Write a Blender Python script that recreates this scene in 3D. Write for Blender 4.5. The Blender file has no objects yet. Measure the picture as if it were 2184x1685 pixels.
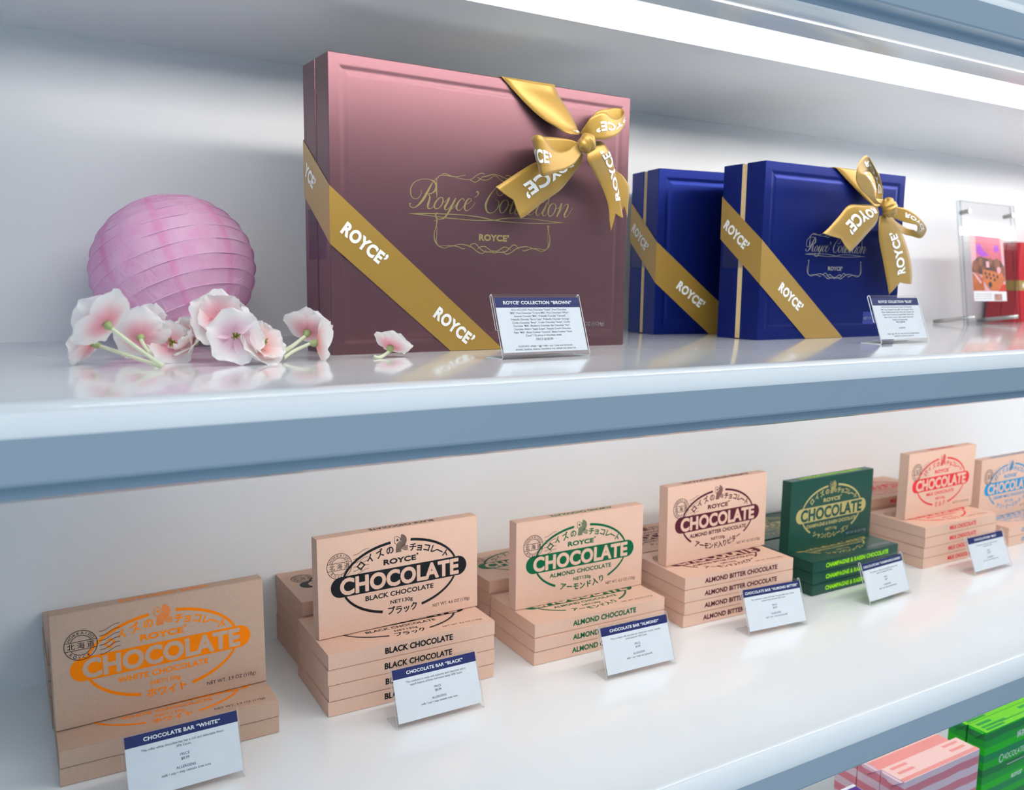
import bpy, bmesh, math, random
from mathutils import Vector, Matrix
sc = bpy.context.scene
COL = sc.collection
rnd = random.Random(7)
PI = math.pi

# ------------------------------------------------------------------ materials
def lin(c):
    return tuple((x/12.92 if x <= .04045 else ((x+.055)/1.055)**2.4) for x in c)
def hx(s):
    return lin(tuple(int(s[i:i+2], 16)/255 for i in (0, 2, 4)))
MATS = {}
def mat(name, col, rough=.5, metal=0, spec=.5, coat=0, noise=0, nscale=200, bump=0, bscale=900, sheen=0, coatr=.05, vcol=None, trans=0, sss=0):
    m = bpy.data.materials.new(name); m.use_nodes = True
    nt = m.node_tree; N = nt.nodes; L = nt.links
    p = N['Principled BSDF']
    c = hx(col) if isinstance(col, str) else col
    p.inputs['Base Color'].default_value = (*c, 1)
    p.inputs['Roughness'].default_value = rough
    p.inputs['Metallic'].default_value = metal
    p.inputs['Specular IOR Level'].default_value = spec
    p.inputs['Coat Weight'].default_value = coat
    p.inputs['Coat Roughness'].default_value = coatr
    p.inputs['Sheen Weight'].default_value = sheen
    tc = N.new('ShaderNodeTexCoord')
    if noise:
        n = N.new('ShaderNodeTexNoise'); n.inputs['Scale'].default_value = nscale; n.inputs['Detail'].default_value = 5
        L.new(tc.outputs['Object'], n.inputs['Vector'])
        r = N.new('ShaderNodeValToRGB')
        r.color_ramp.elements[0].position = .3; r.color_ramp.elements[1].position = .7
        r.color_ramp.elements[0].color = (*[x*(1-noise) for x in c], 1)
        r.color_ramp.elements[1].color = (*[min(1, x*(1+noise*.5)) for x in c], 1)
        L.new(n.outputs['Fac'], r.inputs['Fac']); L.new(r.outputs['Color'], p.inputs['Base Color'])
    if bump:
        n2 = N.new('ShaderNodeTexNoise'); n2.inputs['Scale'].default_value = bscale; n2.inputs['Detail'].default_value = 3
        L.new(tc.outputs['Object'], n2.inputs['Vector'])
        b = N.new('ShaderNodeBump'); b.inputs['Strength'].default_value = bump; b.inputs['Distance'].default_value = .001
        L.new(n2.outputs['Fac'], b.inputs['Height']); L.new(b.outputs['Normal'], p.inputs['Normal'])
    if vcol:
        a = N.new('ShaderNodeAttribute'); a.attribute_name = vcol
        L.new(a.outputs['Color'], p.inputs['Base Color'])
    if trans:
        t = N.new('ShaderNodeBsdfTranslucent'); mx = N.new('ShaderNodeMixShader'); mx.inputs[0].default_value = trans
        t.inputs['Color'].default_value = (*c, 1)
        src = p.inputs['Base Color'].links
        if src: L.new(src[0].from_socket, t.inputs['Color'])
        L.new(p.outputs[0], mx.inputs[1]); L.new(t.outputs[0], mx.inputs[2])
        L.new(mx.outputs[0], N['Material Output'].inputs['Surface'])
    MATS[name] = m
    return m
def acrylic(name, tint=(1, 1, 1), rough=.0, ior=1.49, boost=1.0):
    m = bpy.data.materials.new(name); m.use_nodes = True
    nt = m.node_tree; N = nt.nodes; L = nt.links
    N.remove(N['Principled BSDF'])
    t = N.new('ShaderNodeBsdfTransparent'); t.inputs[0].default_value = (*tint, 1)
    g = N.new('ShaderNodeBsdfGlossy'); g.inputs['Roughness'].default_value = rough
    f = N.new('ShaderNodeFresnel'); f.inputs['IOR'].default_value = ior
    mx = N.new('ShaderNodeMixShader')
    ge = N.new('ShaderNodeNewGeometry'); sb = N.new('ShaderNodeMath'); sb.operation = 'SUBTRACT'; sb.inputs[0].default_value = 1; L.new(ge.outputs['Backfacing'], sb.inputs[1])
    mu = N.new('ShaderNodeMath'); mu.operation = 'MULTIPLY'; L.new(f.outputs[0], mu.inputs[0]); L.new(sb.outputs[0], mu.inputs[1])
    L.new(mu.outputs[0], mx.inputs[0]); L.new(t.outputs[0], mx.inputs[1]); L.new(g.outputs[0], mx.inputs[2])
    L.new(mx.outputs[0], N['Material Output'].inputs['Surface'])
    MATS[name] = m; return m
def emit(name, col, s):
    m = bpy.data.materials.new(name); m.use_nodes = True
    N = m.node_tree.nodes; N.remove(N['Principled BSDF'])
    e = N.new('ShaderNodeEmission'); e.inputs[0].default_value = (*col, 1); e.inputs[1].default_value = s
    m.node_tree.links.new(e.outputs[0], N['Material Output'].inputs['Surface']); return m

# ------------------------------------------------------------------ mesh building
class MB:
    def __init__(s): s.v = []; s.f = []; s.m = []; s.c = {}
    def add(s, vs, fs, mi=0):
        b = len(s.v); s.v += [tuple(v) for v in vs]
        for f in fs: s.f.append(tuple(b+i for i in f)); s.m.append(mi)
        return b
    def quad(s, a, b, c, d, mi=0): s.add([a, b, c, d], [(0, 1, 2, 3)], mi)
    def box(s, x0, x1, y0, y1, z0, z1, mi=0):
        s.add([(x0,y0,z0),(x1,y0,z0),(x1,y1,z0),(x0,y1,z0),(x0,y0,z1),(x1,y0,z1),(x1,y1,z1),(x0,y1,z1)],
              [(3,2,1,0),(4,5,6,7),(0,1,5,4),(1,2,6,5),(2,3,7,6),(3,0,4,7)], mi)
    def tube(s, pts, r, n=8, mi=0, cap=True):
        pts = [Vector(p) for p in pts]; rr = r if isinstance(r, (list, tuple)) else [r]*len(pts)
        vs = []; prev = None
        for i, p in enumerate(pts):
            d = (pts[min(i+1, len(pts)-1)]-pts[max(i-1, 0)]).normalized()
            a = prev if prev else (Vector((0, 0, 1)) if abs(d.z) < .9 else Vector((1, 0, 0)))
            u = d.cross(a).normalized(); w = u.cross(d).normalized(); prev = w
            for k in range(n):
                t = 2*PI*k/n; vs.append(p+rr[i]*(math.cos(t)*u+math.sin(t)*w))
        fs = [(i*n+k, i*n+(k+1) % n, (i+1)*n+(k+1) % n, (i+1)*n+k) for i in range(len(pts)-1) for k in range(n)]
        if cap: fs += [tuple(range(n-1, -1, -1)), tuple(range((len(pts)-1)*n, len(pts)*n))]
        s.add(vs, fs, mi)
    def build(s, name, mats, parent=None, smooth=False, bevel=0, seg=2, attr=None):
        me = bpy.data.meshes.new(name); me.from_pydata(s.v, [], s.f)
        for m in (mats if isinstance(mats, (list, tuple)) else [mats]): me.materials.append(m)
        for p, mi in zip(me.polygons, s.m): p.material_index = mi; p.use_smooth = smooth
        if attr:
            ca = me.color_attributes.new('Col', 'FLOAT_COLOR', 'POINT')
            for i, c in enumerate(attr): ca.data[i].color = (*c, 1)
        if bevel:
            bm = bmesh.new(); bm.from_mesh(me)
            bmesh.ops.remove_doubles(bm, verts=bm.verts, dist=1e-6)
            ed = [e for e in bm.edges if len(e.link_faces) == 2 and e.calc_face_angle(0) > .6]
            bmesh.ops.bevel(bm, geom=ed, offset=bevel, segments=seg, affect='EDGES', profile=.5)
            bm.to_mesh(me); bm.free()
        o = bpy.data.objects.new(name, me); COL.objects.link(o)
        if parent: o.parent = parent
        return o
def tag(o, label=None, cat=None, group=None, kind=None):
    for k, v in (('label', label), ('category', cat), ('group', group), ('kind', kind)):
        if v: o[k] = v
    return o
def empty(name, loc, rz=0, label=None, cat=None, group=None):
    o = bpy.data.objects.new(name, None); COL.objects.link(o); o.location = loc; o.rotation_euler = (0, 0, rz)
    o.empty_display_size = .02
    return tag(o, label, cat, group)
def copy_tree(o, parent=None):
    c = o.copy(); COL.objects.link(c)
    if parent: c.parent = parent
    for ch in list(o.children): copy_tree(ch, c)
    return c

# ------------------------------------------------------------------ 2-D lettering and strokes (metres in a face's own plane)
_TX = {}
def glyphs(s, off=0.0):
    k = (s, off)
    if k not in _TX and s.endswith('E\u2019') and ' ' not in s:
        V, F = glyphs(s[:-1], off); V2, F2 = glyphs('\u2019', off*.7); b = max(x for x, y in V); a = min(x for x, y in V2); n = len(V)
        _TX[k] = (V+[(b+.07+(x-a)*1.2, y*1.2-.09) for x, y in V2], F+[tuple(i+n for i in f) for f in F2])
    if k not in _TX:
        cu = bpy.data.curves.new('lettering', 'FONT'); cu.body = s; cu.resolution_u = 4; cu.offset = off; cu.space_character = 1.0+max(0, off-.01)*2.8
        o = bpy.data.objects.new('lettering', cu); COL.objects.link(o)
        m = o.evaluated_get(bpy.context.evaluated_depsgraph_get()).to_mesh()
        _TX[k] = ([(v.co.x, v.co.y) for v in m.vertices], [tuple(p.vertices) for p in m.polygons])
        bpy.data.objects.remove(o); bpy.data.curves.remove(cu)
    return _TX[k]
CAP = .685
class Print:
    """flat lettering and strokes laid on a face: put(u, v, lift) -> 3-D"""
    def __init__(s, put, lift=.00015): s.mb = MB(); s.put = put; s.lift = lift
    def text(s, t, u0, u1, vb, h, off=.0, mi=0, lift=0):
        if off > .03:              # heavier face: a few copies a hair apart
            d = (off-.02)*h/CAP
            for k in range(8): s.text(t, u0+d+d*math.cos(k*PI/4), u1-d+d*math.cos(k*PI/4), vb+d*math.sin(k*PI/4), h, .02, mi, lift+k*2e-6)
            return
        V, F = glyphs(t, off)
        a = min(x for x, y in V); b = max(x for x, y in V)
        s.mb.add([s.put(u0+(x-a)/(b-a)*(u1-u0), vb+y*h/CAP, s.lift+lift) for x, y in V], F, mi)
    def ctext(s, t, uc, vb, h, off=0., mi=0, wide=1.0, maxw=None):
        V, F = glyphs(t, off)
        a = min(x for x, y in V); b = max(x for x, y in V); w = (b-a)*h/CAP*wide
        if maxw: w = min(w, maxw)
        s.text(t, uc-w/2, uc+w/2, vb, h, off, mi)
    def char(s, ch, uc, vc, size, rot=0, off=0., mi=0, latin=False, lift=0):
        if off and not latin:      # heavier brush: the plain outline laid down a few times, a hair apart
            for k in range(8): s.char(ch, uc+off*size*math.cos(k*PI/4), vc+off*size*math.sin(k*PI/4), size, rot, 0, mi, False, lift+k*2e-6)
            return
        V, F = glyphs(ch, off); c, sn = math.cos(rot), math.sin(rot)
        if latin:
            cx = (min(x for x, y in V)+max(x for x, y in V))/2; cy = .34
        else: cx, cy = .5, .38
        s.mb.add([s.put(uc+size*((x-cx)*c-(y-cy)*sn), vc+size*((x-cx)*sn+(y-cy)*c), s.lift+lift) for x, y in V], F, mi)
    def stroke(s, pts, w, mi=0, closed=False, lift=0):
        n = len(pts); ww = w if isinstance(w, (list, tuple)) else [w]*n
        vs = []
        for i in range(n):
            a = pts[(i-1) % n if closed else max(i-1, 0)]; b = pts[(i+1) % n if closed else min(i+1, n-1)]
            dx, dy = b[0]-a[0], b[1]-a[1]; l = math.hypot(dx, dy) or 1; nx, ny = -dy/l*ww[i]/2, dx/l*ww[i]/2
            vs += [s.put(pts[i][0]+nx, pts[i][1]+ny, s.lift+lift), s.put(pts[i][0]-nx, pts[i][1]-ny, s.lift+lift)]
        m = n if closed else n-1
        s.mb.add(vs, [(2*i+1, 2*((i+1) % n)+1, 2*((i+1) % n), 2*i) for i in range(m)], mi)
    def poly(s, pts, mi=0, lift=0):
        s.mb.add([s.put(u, v, s.lift+lift) for u, v in pts], [tuple(range(len(pts)))], mi)
    def rect(s, u0, u1, v0, v1, mi=0, lift=0): s.poly([(u0, v0), (u1, v0), (u1, v1), (u0, v1)], mi, lift)
    def build(s, name, m, parent): return s.mb.build(name, m, parent)
def crom(P, k=5):
    """Catmull-Rom through tuples of any length"""
    out = []; n = len(P)
    for i in range(n-1):
        p0, p1, p2, p3 = P[max(i-1, 0)], P[i], P[i+1], P[min(i+2, n-1)]
        for j in range(k):
            t = j/k
            out.append(tuple(.5*(2*b+(c-a)*t+(2*a-5*b+4*c-d)*t*t+(3*b-a-3*c+d)*t**3) for a, b, c, d in zip(p0, p1, p2, p3)))
    out.append(tuple(P[-1])); return out
def parse(s, div=1000.): return [tuple(float(x)/div for x in a.split(',')) for a in s.split()]

# ------------------------------------------------------------------ palette
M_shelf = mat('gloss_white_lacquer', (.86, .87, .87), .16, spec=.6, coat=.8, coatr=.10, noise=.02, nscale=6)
M_fascia = mat('room_shaded_white_lacquer', (.50, .565, .62), .25, spec=.5, coat=.3, coatr=.12, noise=.02, nscale=6)  # white shelf front with the dim bluish room shade put into its colour
M_wall = mat('satin_white_panel', (.86, .86, .86), .42, spec=.4, noise=.02, nscale=3)
M_kraft = mat('kraft_board', 'dfb8a1', .62, noise=.05, nscale=420, bump=.10, bscale=1500)
M_kraftd = mat('darker_kraft_board', 'c4a48e', .65, noise=.06, nscale=420, bump=.12, bscale=1500)
M_dgreen = mat('dark_green_board', '0b4438', .32, noise=.06, nscale=300, bump=.08, bscale=900)
INK = {'orange': mat('orange_ink', 'ff8400', .6, spec=.15, noise=.04), 'black': mat('black_ink', '0f1216', .5, spec=.3, noise=.03), 'green': mat('green_ink', '055f3a', .55, spec=.2, noise=.05),
       'maroon': mat('maroon_ink', '561a2b', .55, spec=.2, noise=.05), 'gold': mat('pale_gold_ink', 'cdbb78', .4, .35, noise=.05), 'lime': mat('lime_ink', '9fee00', .5, spec=.2, noise=.03),
       'red': mat('red_ink', 'dd333c', .55, spec=.15, noise=.05), 'sky': mat('sky_blue_ink', '1690c8', .55, spec=.15, noise=.05), 'stamp': mat('postmark_ink', '12121a', .55, spec=.25, noise=.03),
       'navy': mat('navy_ink', '1f2763', .5, spec=.3, noise=.03), 'text': mat('dark_text_ink', '181c30', .55, spec=.25, noise=.03), 'white': mat('white_ink', 'f4f4f0', .4, noise=.02),
       'grey': mat('grey_ink', '8f9299', .5, noise=.02)}
M_stkd = mat('clear_sticker_dark', 'c0a08a', .4, noise=.03)
M_sticker = mat('clear_sticker', 'e2b9a0', .4, noise=.03)
M_acr = acrylic('clear_acrylic', (.985, .99, .99))
M_acre = mat('acrylic_cut_edge', (.86, .88, .88), .2, coat=.4, trans=.45, noise=.02)
M_card = mat('white_card', 'eceef2', .5, noise=.02, nscale=60)
M_brown = mat('pearl_brown_board', (.185, .088, .102), .41, .85, noise=.14, nscale=1400, bump=.16, bscale=3600, sheen=.1)
M_brownd = mat('plum_board', (.10, .03, .05), .5, .2, noise=.08, nscale=500)
M_dark = mat('black_gap_board', (.006, .005, .006), .6, noise=.1)
M_blue = mat('pearl_blue_board', (.003, .015, .165), .38, .7, noise=.1, nscale=700, bump=.15, bscale=1500)
M_cream = mat('cream_tray_board', 'd8bd8c', .5, noise=.05)
M_foil = mat('gold_foil', (.47, .37, .15), .36, .6, noise=.08, nscale=500)
M_foilb = mat('silver_foil', (.52, .49, .42), .38, .6, noise=.08, nscale=500)
M_ribbon = mat('gold_satin', (.385, .222, .030), .42, .3, spec=.6, noise=.05, nscale=1200, bump=.1, bscale=2500, sheen=.25)
M_tape = acrylic('clear_tape', (.86, .88, .93), .12, 1.6)
M_metal = mat('brushed_steel', (.55, .53, .50), .28, 1, noise=.08, nscale=300)
# ------------------------------------------------------------------ light levels
LED_TOP, LED_MID, LED_LOW, EXPO = (36.0, -.24), (27.0, -.08), (11.0, .3), 0.0
WTOP, WSTR = (1.05, 1.17, 1.26), 1.15
WCOL0, WCOL1 = (.27, .46, .68), (.09, .12, .14)
mm = .001
# ------------------------------------------------------------------ setting: back wall, shelves, lights
X0, X1 = -1.7, 4.2
WALLY = .014
w = MB(); w.box(X0, X1, WALLY, WALLY+.03, -1.35, 1.2)
tag(w.build('wall_back', M_wall), kind='structure')
PROF = [(WALLY, 0), (-.5210, 0), (-.5245, -.0004), (-.5278, -.0016), (-.5310, -.0036), (-.5340, -.0062), (-.5368, -.0092), (-.5394, -.0124), (-.5416, -.0155), (-.5432, -.0181), (-.5438, -.0196),
        (-.5444, -.0300), (-.5452, -.0470), (-.5446, -.0490), (-.5380, -.0500), (-.5330, -.0505), (-.5310, -.0525), (-.5318, -.0570), (-.5305, -.0603), (-.5250, -.0630),
        (-.5075, -.0660), (-.5050, -.0668), (-.4900, -.0690), (-.4770, -.0712), (-.4765, -.0270), (-.3420, -.0270), (-.3418, -.0540), (WALLY, -.0540)]
def shelf(z, label, led):
    s = MB(); n = len(PROF)
    vs = [(x, y, z+dz) for x in (X0, X1) for y, dz in PROF]
    fs = [(i, i+1, n+i+1, n+i) for i in range(n-1)]+[(n-1, 0, n, 2*n-1), tuple(range(n))[::-1], tuple(range(n, 2*n))]
    s.add(vs, fs)
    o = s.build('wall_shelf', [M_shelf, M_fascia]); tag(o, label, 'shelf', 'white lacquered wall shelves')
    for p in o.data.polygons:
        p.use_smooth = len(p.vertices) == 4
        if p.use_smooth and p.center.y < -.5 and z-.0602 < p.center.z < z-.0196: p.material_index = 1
    try: o.data.set_sharp_from_angle(angle=math.radians(17))
    except Exception: pass
    if led:
        d = MB(); x0, x1 = led[1], X1-.02
        d.add([(x, y, z+dz) for x in (x0, x1) for y, dz in ((-.4763, -.0480), (-.4672, -.0285), (-.4690, -.0280), (-.4764, -.0280))], [(3, 2, 1, 0), (4, 5, 6, 7), (0, 1, 5, 4), (1, 2, 6, 5), (2, 3, 7, 6), (3, 0, 4, 7)])
        d.build('light_diffuser', emit('warm_white_diffuser', (1, .96, .925), led[0]), o)['label'] = 'glowing warm white strip'
    return o
top = shelf(.406, 'uppermost white shelf with the glowing light strip above the gift boxes', LED_TOP)
d = MB(); d.box(-.10, X1-.02, -.5066, -.5054, .406-.0675, .406-.0655)  # added glowing strip, stands in for the bright line along the lip
d.build('bright_lip_line', emit('bright_lip_line_glow', (1, .97, .94), 1.6), top)['label'] = 'thin added glowing strip for the bright line along the front lip'
shelf(0, 'white shelf holding the ribboned gift boxes and pink lantern', LED_MID)
shelf(-.42, 'white shelf holding the stacks of flat chocolate cartons', LED_LOW)
shelf(-.84, 'lowest white shelf under the striped pink and green cartons', None)
# ---- traced in the plane of the box lids, millimetres (u, v, width) and ribbon rows (u, v, lift of both edges)
SCRIPT=["119.8,184.6,0.5 115.8,182.6,0.6 112.5,177.5,1.6 108.5,170.8,2.6 104.5,164.2,2.7 99.9,158.7,2.1 95.4,155.0,1.2 91.5,153.6,0.9 88.2,155.2,1.0 87.9,157.4,1.2 89.5,158.1,1.0", "101.6,173.0,0.5 101.3,169.2,0.6 98.6,164.7,0.7 94.1,163.0,0.7 90.2,165.1,0.9 88.9,169.6,1.1 89.6,174.8,1.0 92.8,179.6,0.7 98.7,182.9,0.6 105.2,184.2,0.5 111.8,184.1,0.7 117.1,182.1,1.6 119.1,177.9,2.4 117.8,173.2,2.1 113.8,170.0,1.1 109.8,169.2,0.6 107.2,169.9,0.5", "109.8,168.9,0.6 111.5,166.3,1.6 110.8,162.2,2.2 109.2,157.5,2.4 109.5,154.3,1.5 112.5,153.9,0.7 115.8,156.1,0.5 118.5,159.2,0.5", "125.8,166.3,0.6 122.5,165.3,1.0 118.5,160.9,1.7 116.8,156.7,2.0 118.5,154.2,1.0 122.5,155.0,0.9 125.9,159.0,1.5 127.5,163.2,1.6 126.5,166.1,0.9 125.8,166.3,0.6", "127.3,163.8,0.5 129.2,161.5,0.5 131.9,164.0,0.5", "129.6,161.6,0.5 132.6,164.7,0.6 135.3,166.6,1.2 133.3,162.4,2.2 129.6,156.2,2.4 130.6,153.6,1.0 134.0,155.0,0.5 138.1,159.7,0.5", "143.2,166.8,1.1 140.1,161.6,2.2 136.1,154.2,2.2 132.0,148.1,1.9 127.9,144.3,1.4 122.5,143.2,1.1 119.2,144.5,1.4 118.5,148.0,1.4 121.2,150.2,0.6", "134.7,153.3,0.5 140.2,156.2,0.5 143.2,160.0,0.5", "153.2,164.1,0.9 152.9,166.2,0.9 149.8,166.0,0.9 146.3,162.5,1.7 143.9,157.6,2.1 144.6,154.4,1.4 147.7,153.9,0.6 151.9,157.5,0.5 154.6,161.2,0.5", "154.6,160.0,0.5 159.5,162.7,0.5 162.7,165.8,0.7 160.9,167.2,0.6 157.4,165.5,1.5 154.6,160.6,2.1 154.0,156.4,2.0 156.1,153.8,1.0 159.6,155.2,0.5 164.5,159.3,0.5 167.2,163.4,0.5", "168.6,174.0,0.6 170.0,175.3,1.4 171.4,173.6,1.4 170.0,171.1,0.7 166.9,168.5,0.5", "195.1,178.1,0.5 195.8,173.9,0.6 199.1,172.6,0.7 203.1,174.6,0.9 204.5,178.1,0.7 203.0,181.4,0.5 197.9,182.5,0.5 194.0,180.8,0.5 188.5,175.3,1.0 183.6,168.3,2.0 180.8,161.4,2.6 182.3,154.8,1.7 186.6,152.9,0.9 192.4,154.8,0.7 196.7,159.9,1.2 197.8,164.2,1.1 195.9,167.5,0.6 193.0,167.9,0.5", "207.6,168.5,0.6 202.5,166.3,1.2 199.3,160.6,2.1 199.7,155.1,1.5 202.7,153.7,0.7 207.0,157.4,1.5 209.9,162.4,1.7 209.8,166.8,1.1 207.6,168.5,0.6", "209.9,164.9,0.5 212.1,162.9,0.5 215.1,164.0,0.5", "226.1,177.0,0.5 221.6,175.5,0.6 218.4,170.3,1.6 215.1,162.7,2.1 212.6,155.8,2.1 213.7,153.4,1.0 217.1,154.8,0.5 220.4,158.1,0.5", "232.9,176.8,0.5 228.4,175.3,0.6 225.1,170.1,1.6 221.8,162.5,2.1 219.3,155.5,2.1 220.5,153.2,1.0 223.8,154.8,0.5 225.6,158.3,0.5", "225.3,159.2,0.5 230.1,161.7,0.5 233.5,165.3,0.7 231.5,166.8,0.6 227.4,164.3,1.5 224.5,159.2,2.1 224.9,154.9,1.7 227.6,153.0,0.7 232.1,155.9,0.5 235.5,160.1,0.5", "244.9,165.0,0.9 244.1,166.8,0.9 240.0,162.8,1.7 235.9,157.0,2.1 237.5,153.6,1.2 241.7,153.8,0.6 246.2,157.5,0.5", "255.9,173.8,0.9 252.2,166.0,1.9 248.1,157.6,2.2 249.4,153.6,1.1 252.5,154.1,0.5 256.3,157.4,0.5", "249.1,167.6,0.5 259.2,168.6,0.5", "263.8,169.2,0.9 260.8,163.4,2.0 257.1,156.8,2.1 257.9,153.4,1.0 261.8,154.5,0.5 264.8,158.5,0.5", "266.1,172.8,1.1 267.0,174.2,1.1", "272.5,168.4,0.6 267.8,165.6,1.5 264.8,159.1,2.1 266.5,153.5,1.1 271.2,155.0,1.0 275.0,160.9,1.7 275.7,166.1,1.2 272.5,168.4,0.6", "275.4,164.8,0.5 277.4,162.7,0.5 279.8,163.7,0.5", "279.8,162.5,0.5 282.8,167.7,1.0 284.4,168.5,1.0 281.4,161.3,2.1 277.2,153.2,1.9", "278.8,154.7,0.5 284.6,162.7,0.5 290.0,168.1,0.7 293.3,167.7,1.5 291.8,162.5,2.2 288.3,156.5,2.2 288.8,153.3,1.1 292.8,154.8,0.5 297.5,160.8,0.5 300.3,164.8,0.5", "86.3,147.1,0.5 101.2,148.2,1.1 119.8,148.8,1.1 147.1,149.1,0.7 164.5,148.5,0.9 178.8,147.1,1.2 189.6,145.4,1.2 200.6,144.6,0.9 219.1,144.0,0.7 241.9,144.1,0.7 262.0,144.9,0.7 282.6,146.6,0.7 295.9,146.5,0.5", "86.3,147.1,0.5 101.2,146.9,0.9 115.2,146.1,0.7 133.4,144.9,0.9 147.1,144.4,0.9 164.6,144.0,0.9 182.4,144.5,1.0 193.2,145.3,1.2 204.2,147.7,1.0 219.0,149.0,0.7 241.8,149.1,0.7 261.9,147.9,0.7 282.6,146.9,0.7 295.9,146.5,0.5"]
FRAME=["117.8,185.4,0.9 120.4,186.2,0.9 123.1,189.0,0.9 127.8,189.9,0.7 135.2,189.6,1.0 142.1,189.2,0.9 146.9,188.0,0.6 153.8,187.3,0.6 162.1,187.9,0.6 167.7,191.9,0.7 174.7,195.4,0.7 179.0,194.8,0.7", "125.8,190.9,0.6 130.5,191.7,0.7 135.2,190.4,0.7 140.0,189.3,0.6 145.5,189.7,0.5 151.0,191.2,0.5 155.1,191.5,0.5", "160.0,187.8,0.5 163.5,185.9,0.7 167.8,185.3,0.7 172.0,187.7,0.7 176.2,191.3,0.7 181.9,192.9,0.9 187.6,194.6,0.7 192.6,195.2,0.6", "169.8,190.9,0.6 174.1,188.8,0.7 179.8,188.3,0.7 185.5,189.9,0.6 189.1,192.8,0.6 192.7,194.0,0.5", "120.1,185.3,0.6 119.7,178.5,0.9 119.7,171.5,1.6 120.1,166.9,0.7 119.1,165.6,0.5", "119.8,142.8,1.9 119.8,138.7,1.5 118.5,133.9,0.7 116.8,127.9,1.0 117.2,121.4,1.2 119.9,116.8,1.4 123.9,113.9,1.0 129.4,112.6,0.7 134.8,114.3,0.7 140.3,115.3,0.9 145.9,117.0,0.7 152.8,117.2,1.0 160.6,115.6,1.1 165.5,113.4,1.0 169.8,110.4,1.0 175.6,108.1,1.0 179.2,109.2,0.7 182.0,112.6,0.6", "119.2,142.2,0.6 119.9,134.5,0.7 119.9,125.7,0.7 119.2,120.9,0.9 121.2,115.6,0.9 125.3,114.6,0.6 133.5,115.4,0.7 140.3,115.3,0.9 145.9,114.6,0.9 150.8,112.9,1.0 153.6,112.4,0.9 155.0,113.4,0.5", "159.9,114.4,0.5 163.4,117.9,1.0 167.6,118.6,1.1 171.2,116.0,1.0 175.5,112.4,1.1 180.6,110.1,1.2 187.1,110.0,1.1 194.4,109.0,1.0", "170.5,112.9,0.5 175.5,115.5,1.0 180.5,115.7,1.0 184.9,113.3,1.0 190.0,111.0,1.1 194.4,111.4,1.0", "116.8,140.9,0.9 118.2,141.8,0.6"]
BOW1 = {
 'band': '199,300,2,270,299,2 209,292,2,276,289,2 229,274,6,283,278,6 248,260,10,289,267,10 264,252,14,292,257,14 277,246,17,293,251,17 291,245,20,295,247,20',
 'loop_right': '291,247,24,296,242,24 292,254,32,298,240,32 295,262,38,301,239,38 304,268,42,310,239,42 313,269,42,319,241,42 323,265,40,329,245,40 334,265,37,339,251,37 347,271,31,349,259,31 354,278,24,356,264,24 351,282,17,352,266,17 337,280,14,338,262,14 322,275,14,322,256,14 304,256,18,305,248,18 293,247,22,296,243,22',
 'loop_left': '292,236,24,296,230,24 277,230,32,285,219,32 264,223,38,273,209,38 249,220,42,259,202,42 236,223,46,244,197,46 225,231,50,231,193,50 218,234,50,224,191,50 215,234,44,224,194,44 218,232,34,229,199,34 228,236,24,238,204,24 247,239,18,251,210,18 268,240,16,272,218,16 283,239,18,284,227,18 290,236,22,292,232,22',
 'tail_left': '294,227,20,299,225,20 288,222,16,299,215,16 275,216,13,296,208,13 257,214,12,287,197,12 238,211,13,272,182,13 212,197,15,246,166,15 192,185,17,227,153,17 183,180,18,216,147,18',
 'tail_right': '298,231,24,305,239,24 295,224,32,317,238,32 296,214,34,326,228,34 308,205,28,335,222,28 322,194,22,344,211,22 332,181,20,349,198,20 338,167,20,354,182,20 340,152,20,358,166,20 342,139,21,360,155,21',
 'tail_spare': '330,228,12,342,229,12 343,216,9,354,213,9 351,205,8,368,206,8 357,192,8,378,194,8 363,178,8,378,176,8 369,165,8,377,156,8',
}
BOW2 = {
 'band': '137,245,2,234,244,2 159,231,3,238,231,3 181,214,8,236,218,8 199,198,16,228,206,16 209,189,22,222,198,22',
 'loop_top': '192,195,30,208,195,30 163,202,40,181,200,40 138,211,46,169,211,46 123,221,50,156,221,50 117,229,54,138,229,54 116,238,56,138,233,50 125,249,54,158,237,40 143,256,50,173,237,34 164,244,46,182,232,32 183,230,42,188,224,32 197,217,38,191,213,32 205,202,33,189,202,33',
 'tail_left': '204,191,26,208,184,26 184,193,30,202,176,30 162,192,30,196,165,30 139,190,28,185,154,28 122,174,26,173,142,26 103,158,26,159,131,26 89,149,27,149,125,27',
 'tail_down': '210,178,26,229,186,26 207,164,28,241,175,28 212,148,26,258,163,26 220,133,24,273,149,24 229,115,23,287,131,23 237,95,23,296,111,23 242,79,24,299,94,24 246,65,25,298,81,25',
 'loop_right': '228,191,26,238,178,26 251,193,30,255,173,30 273,187,34,271,170,34 294,176,36,284,168,36 317,165,30,295,162,30 328,156,20,306,160,20 329,151,12,312,163,12 313,154,8,303,165,8 289,157,10,282,170,10 256,172,18,249,178,18',
}
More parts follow.
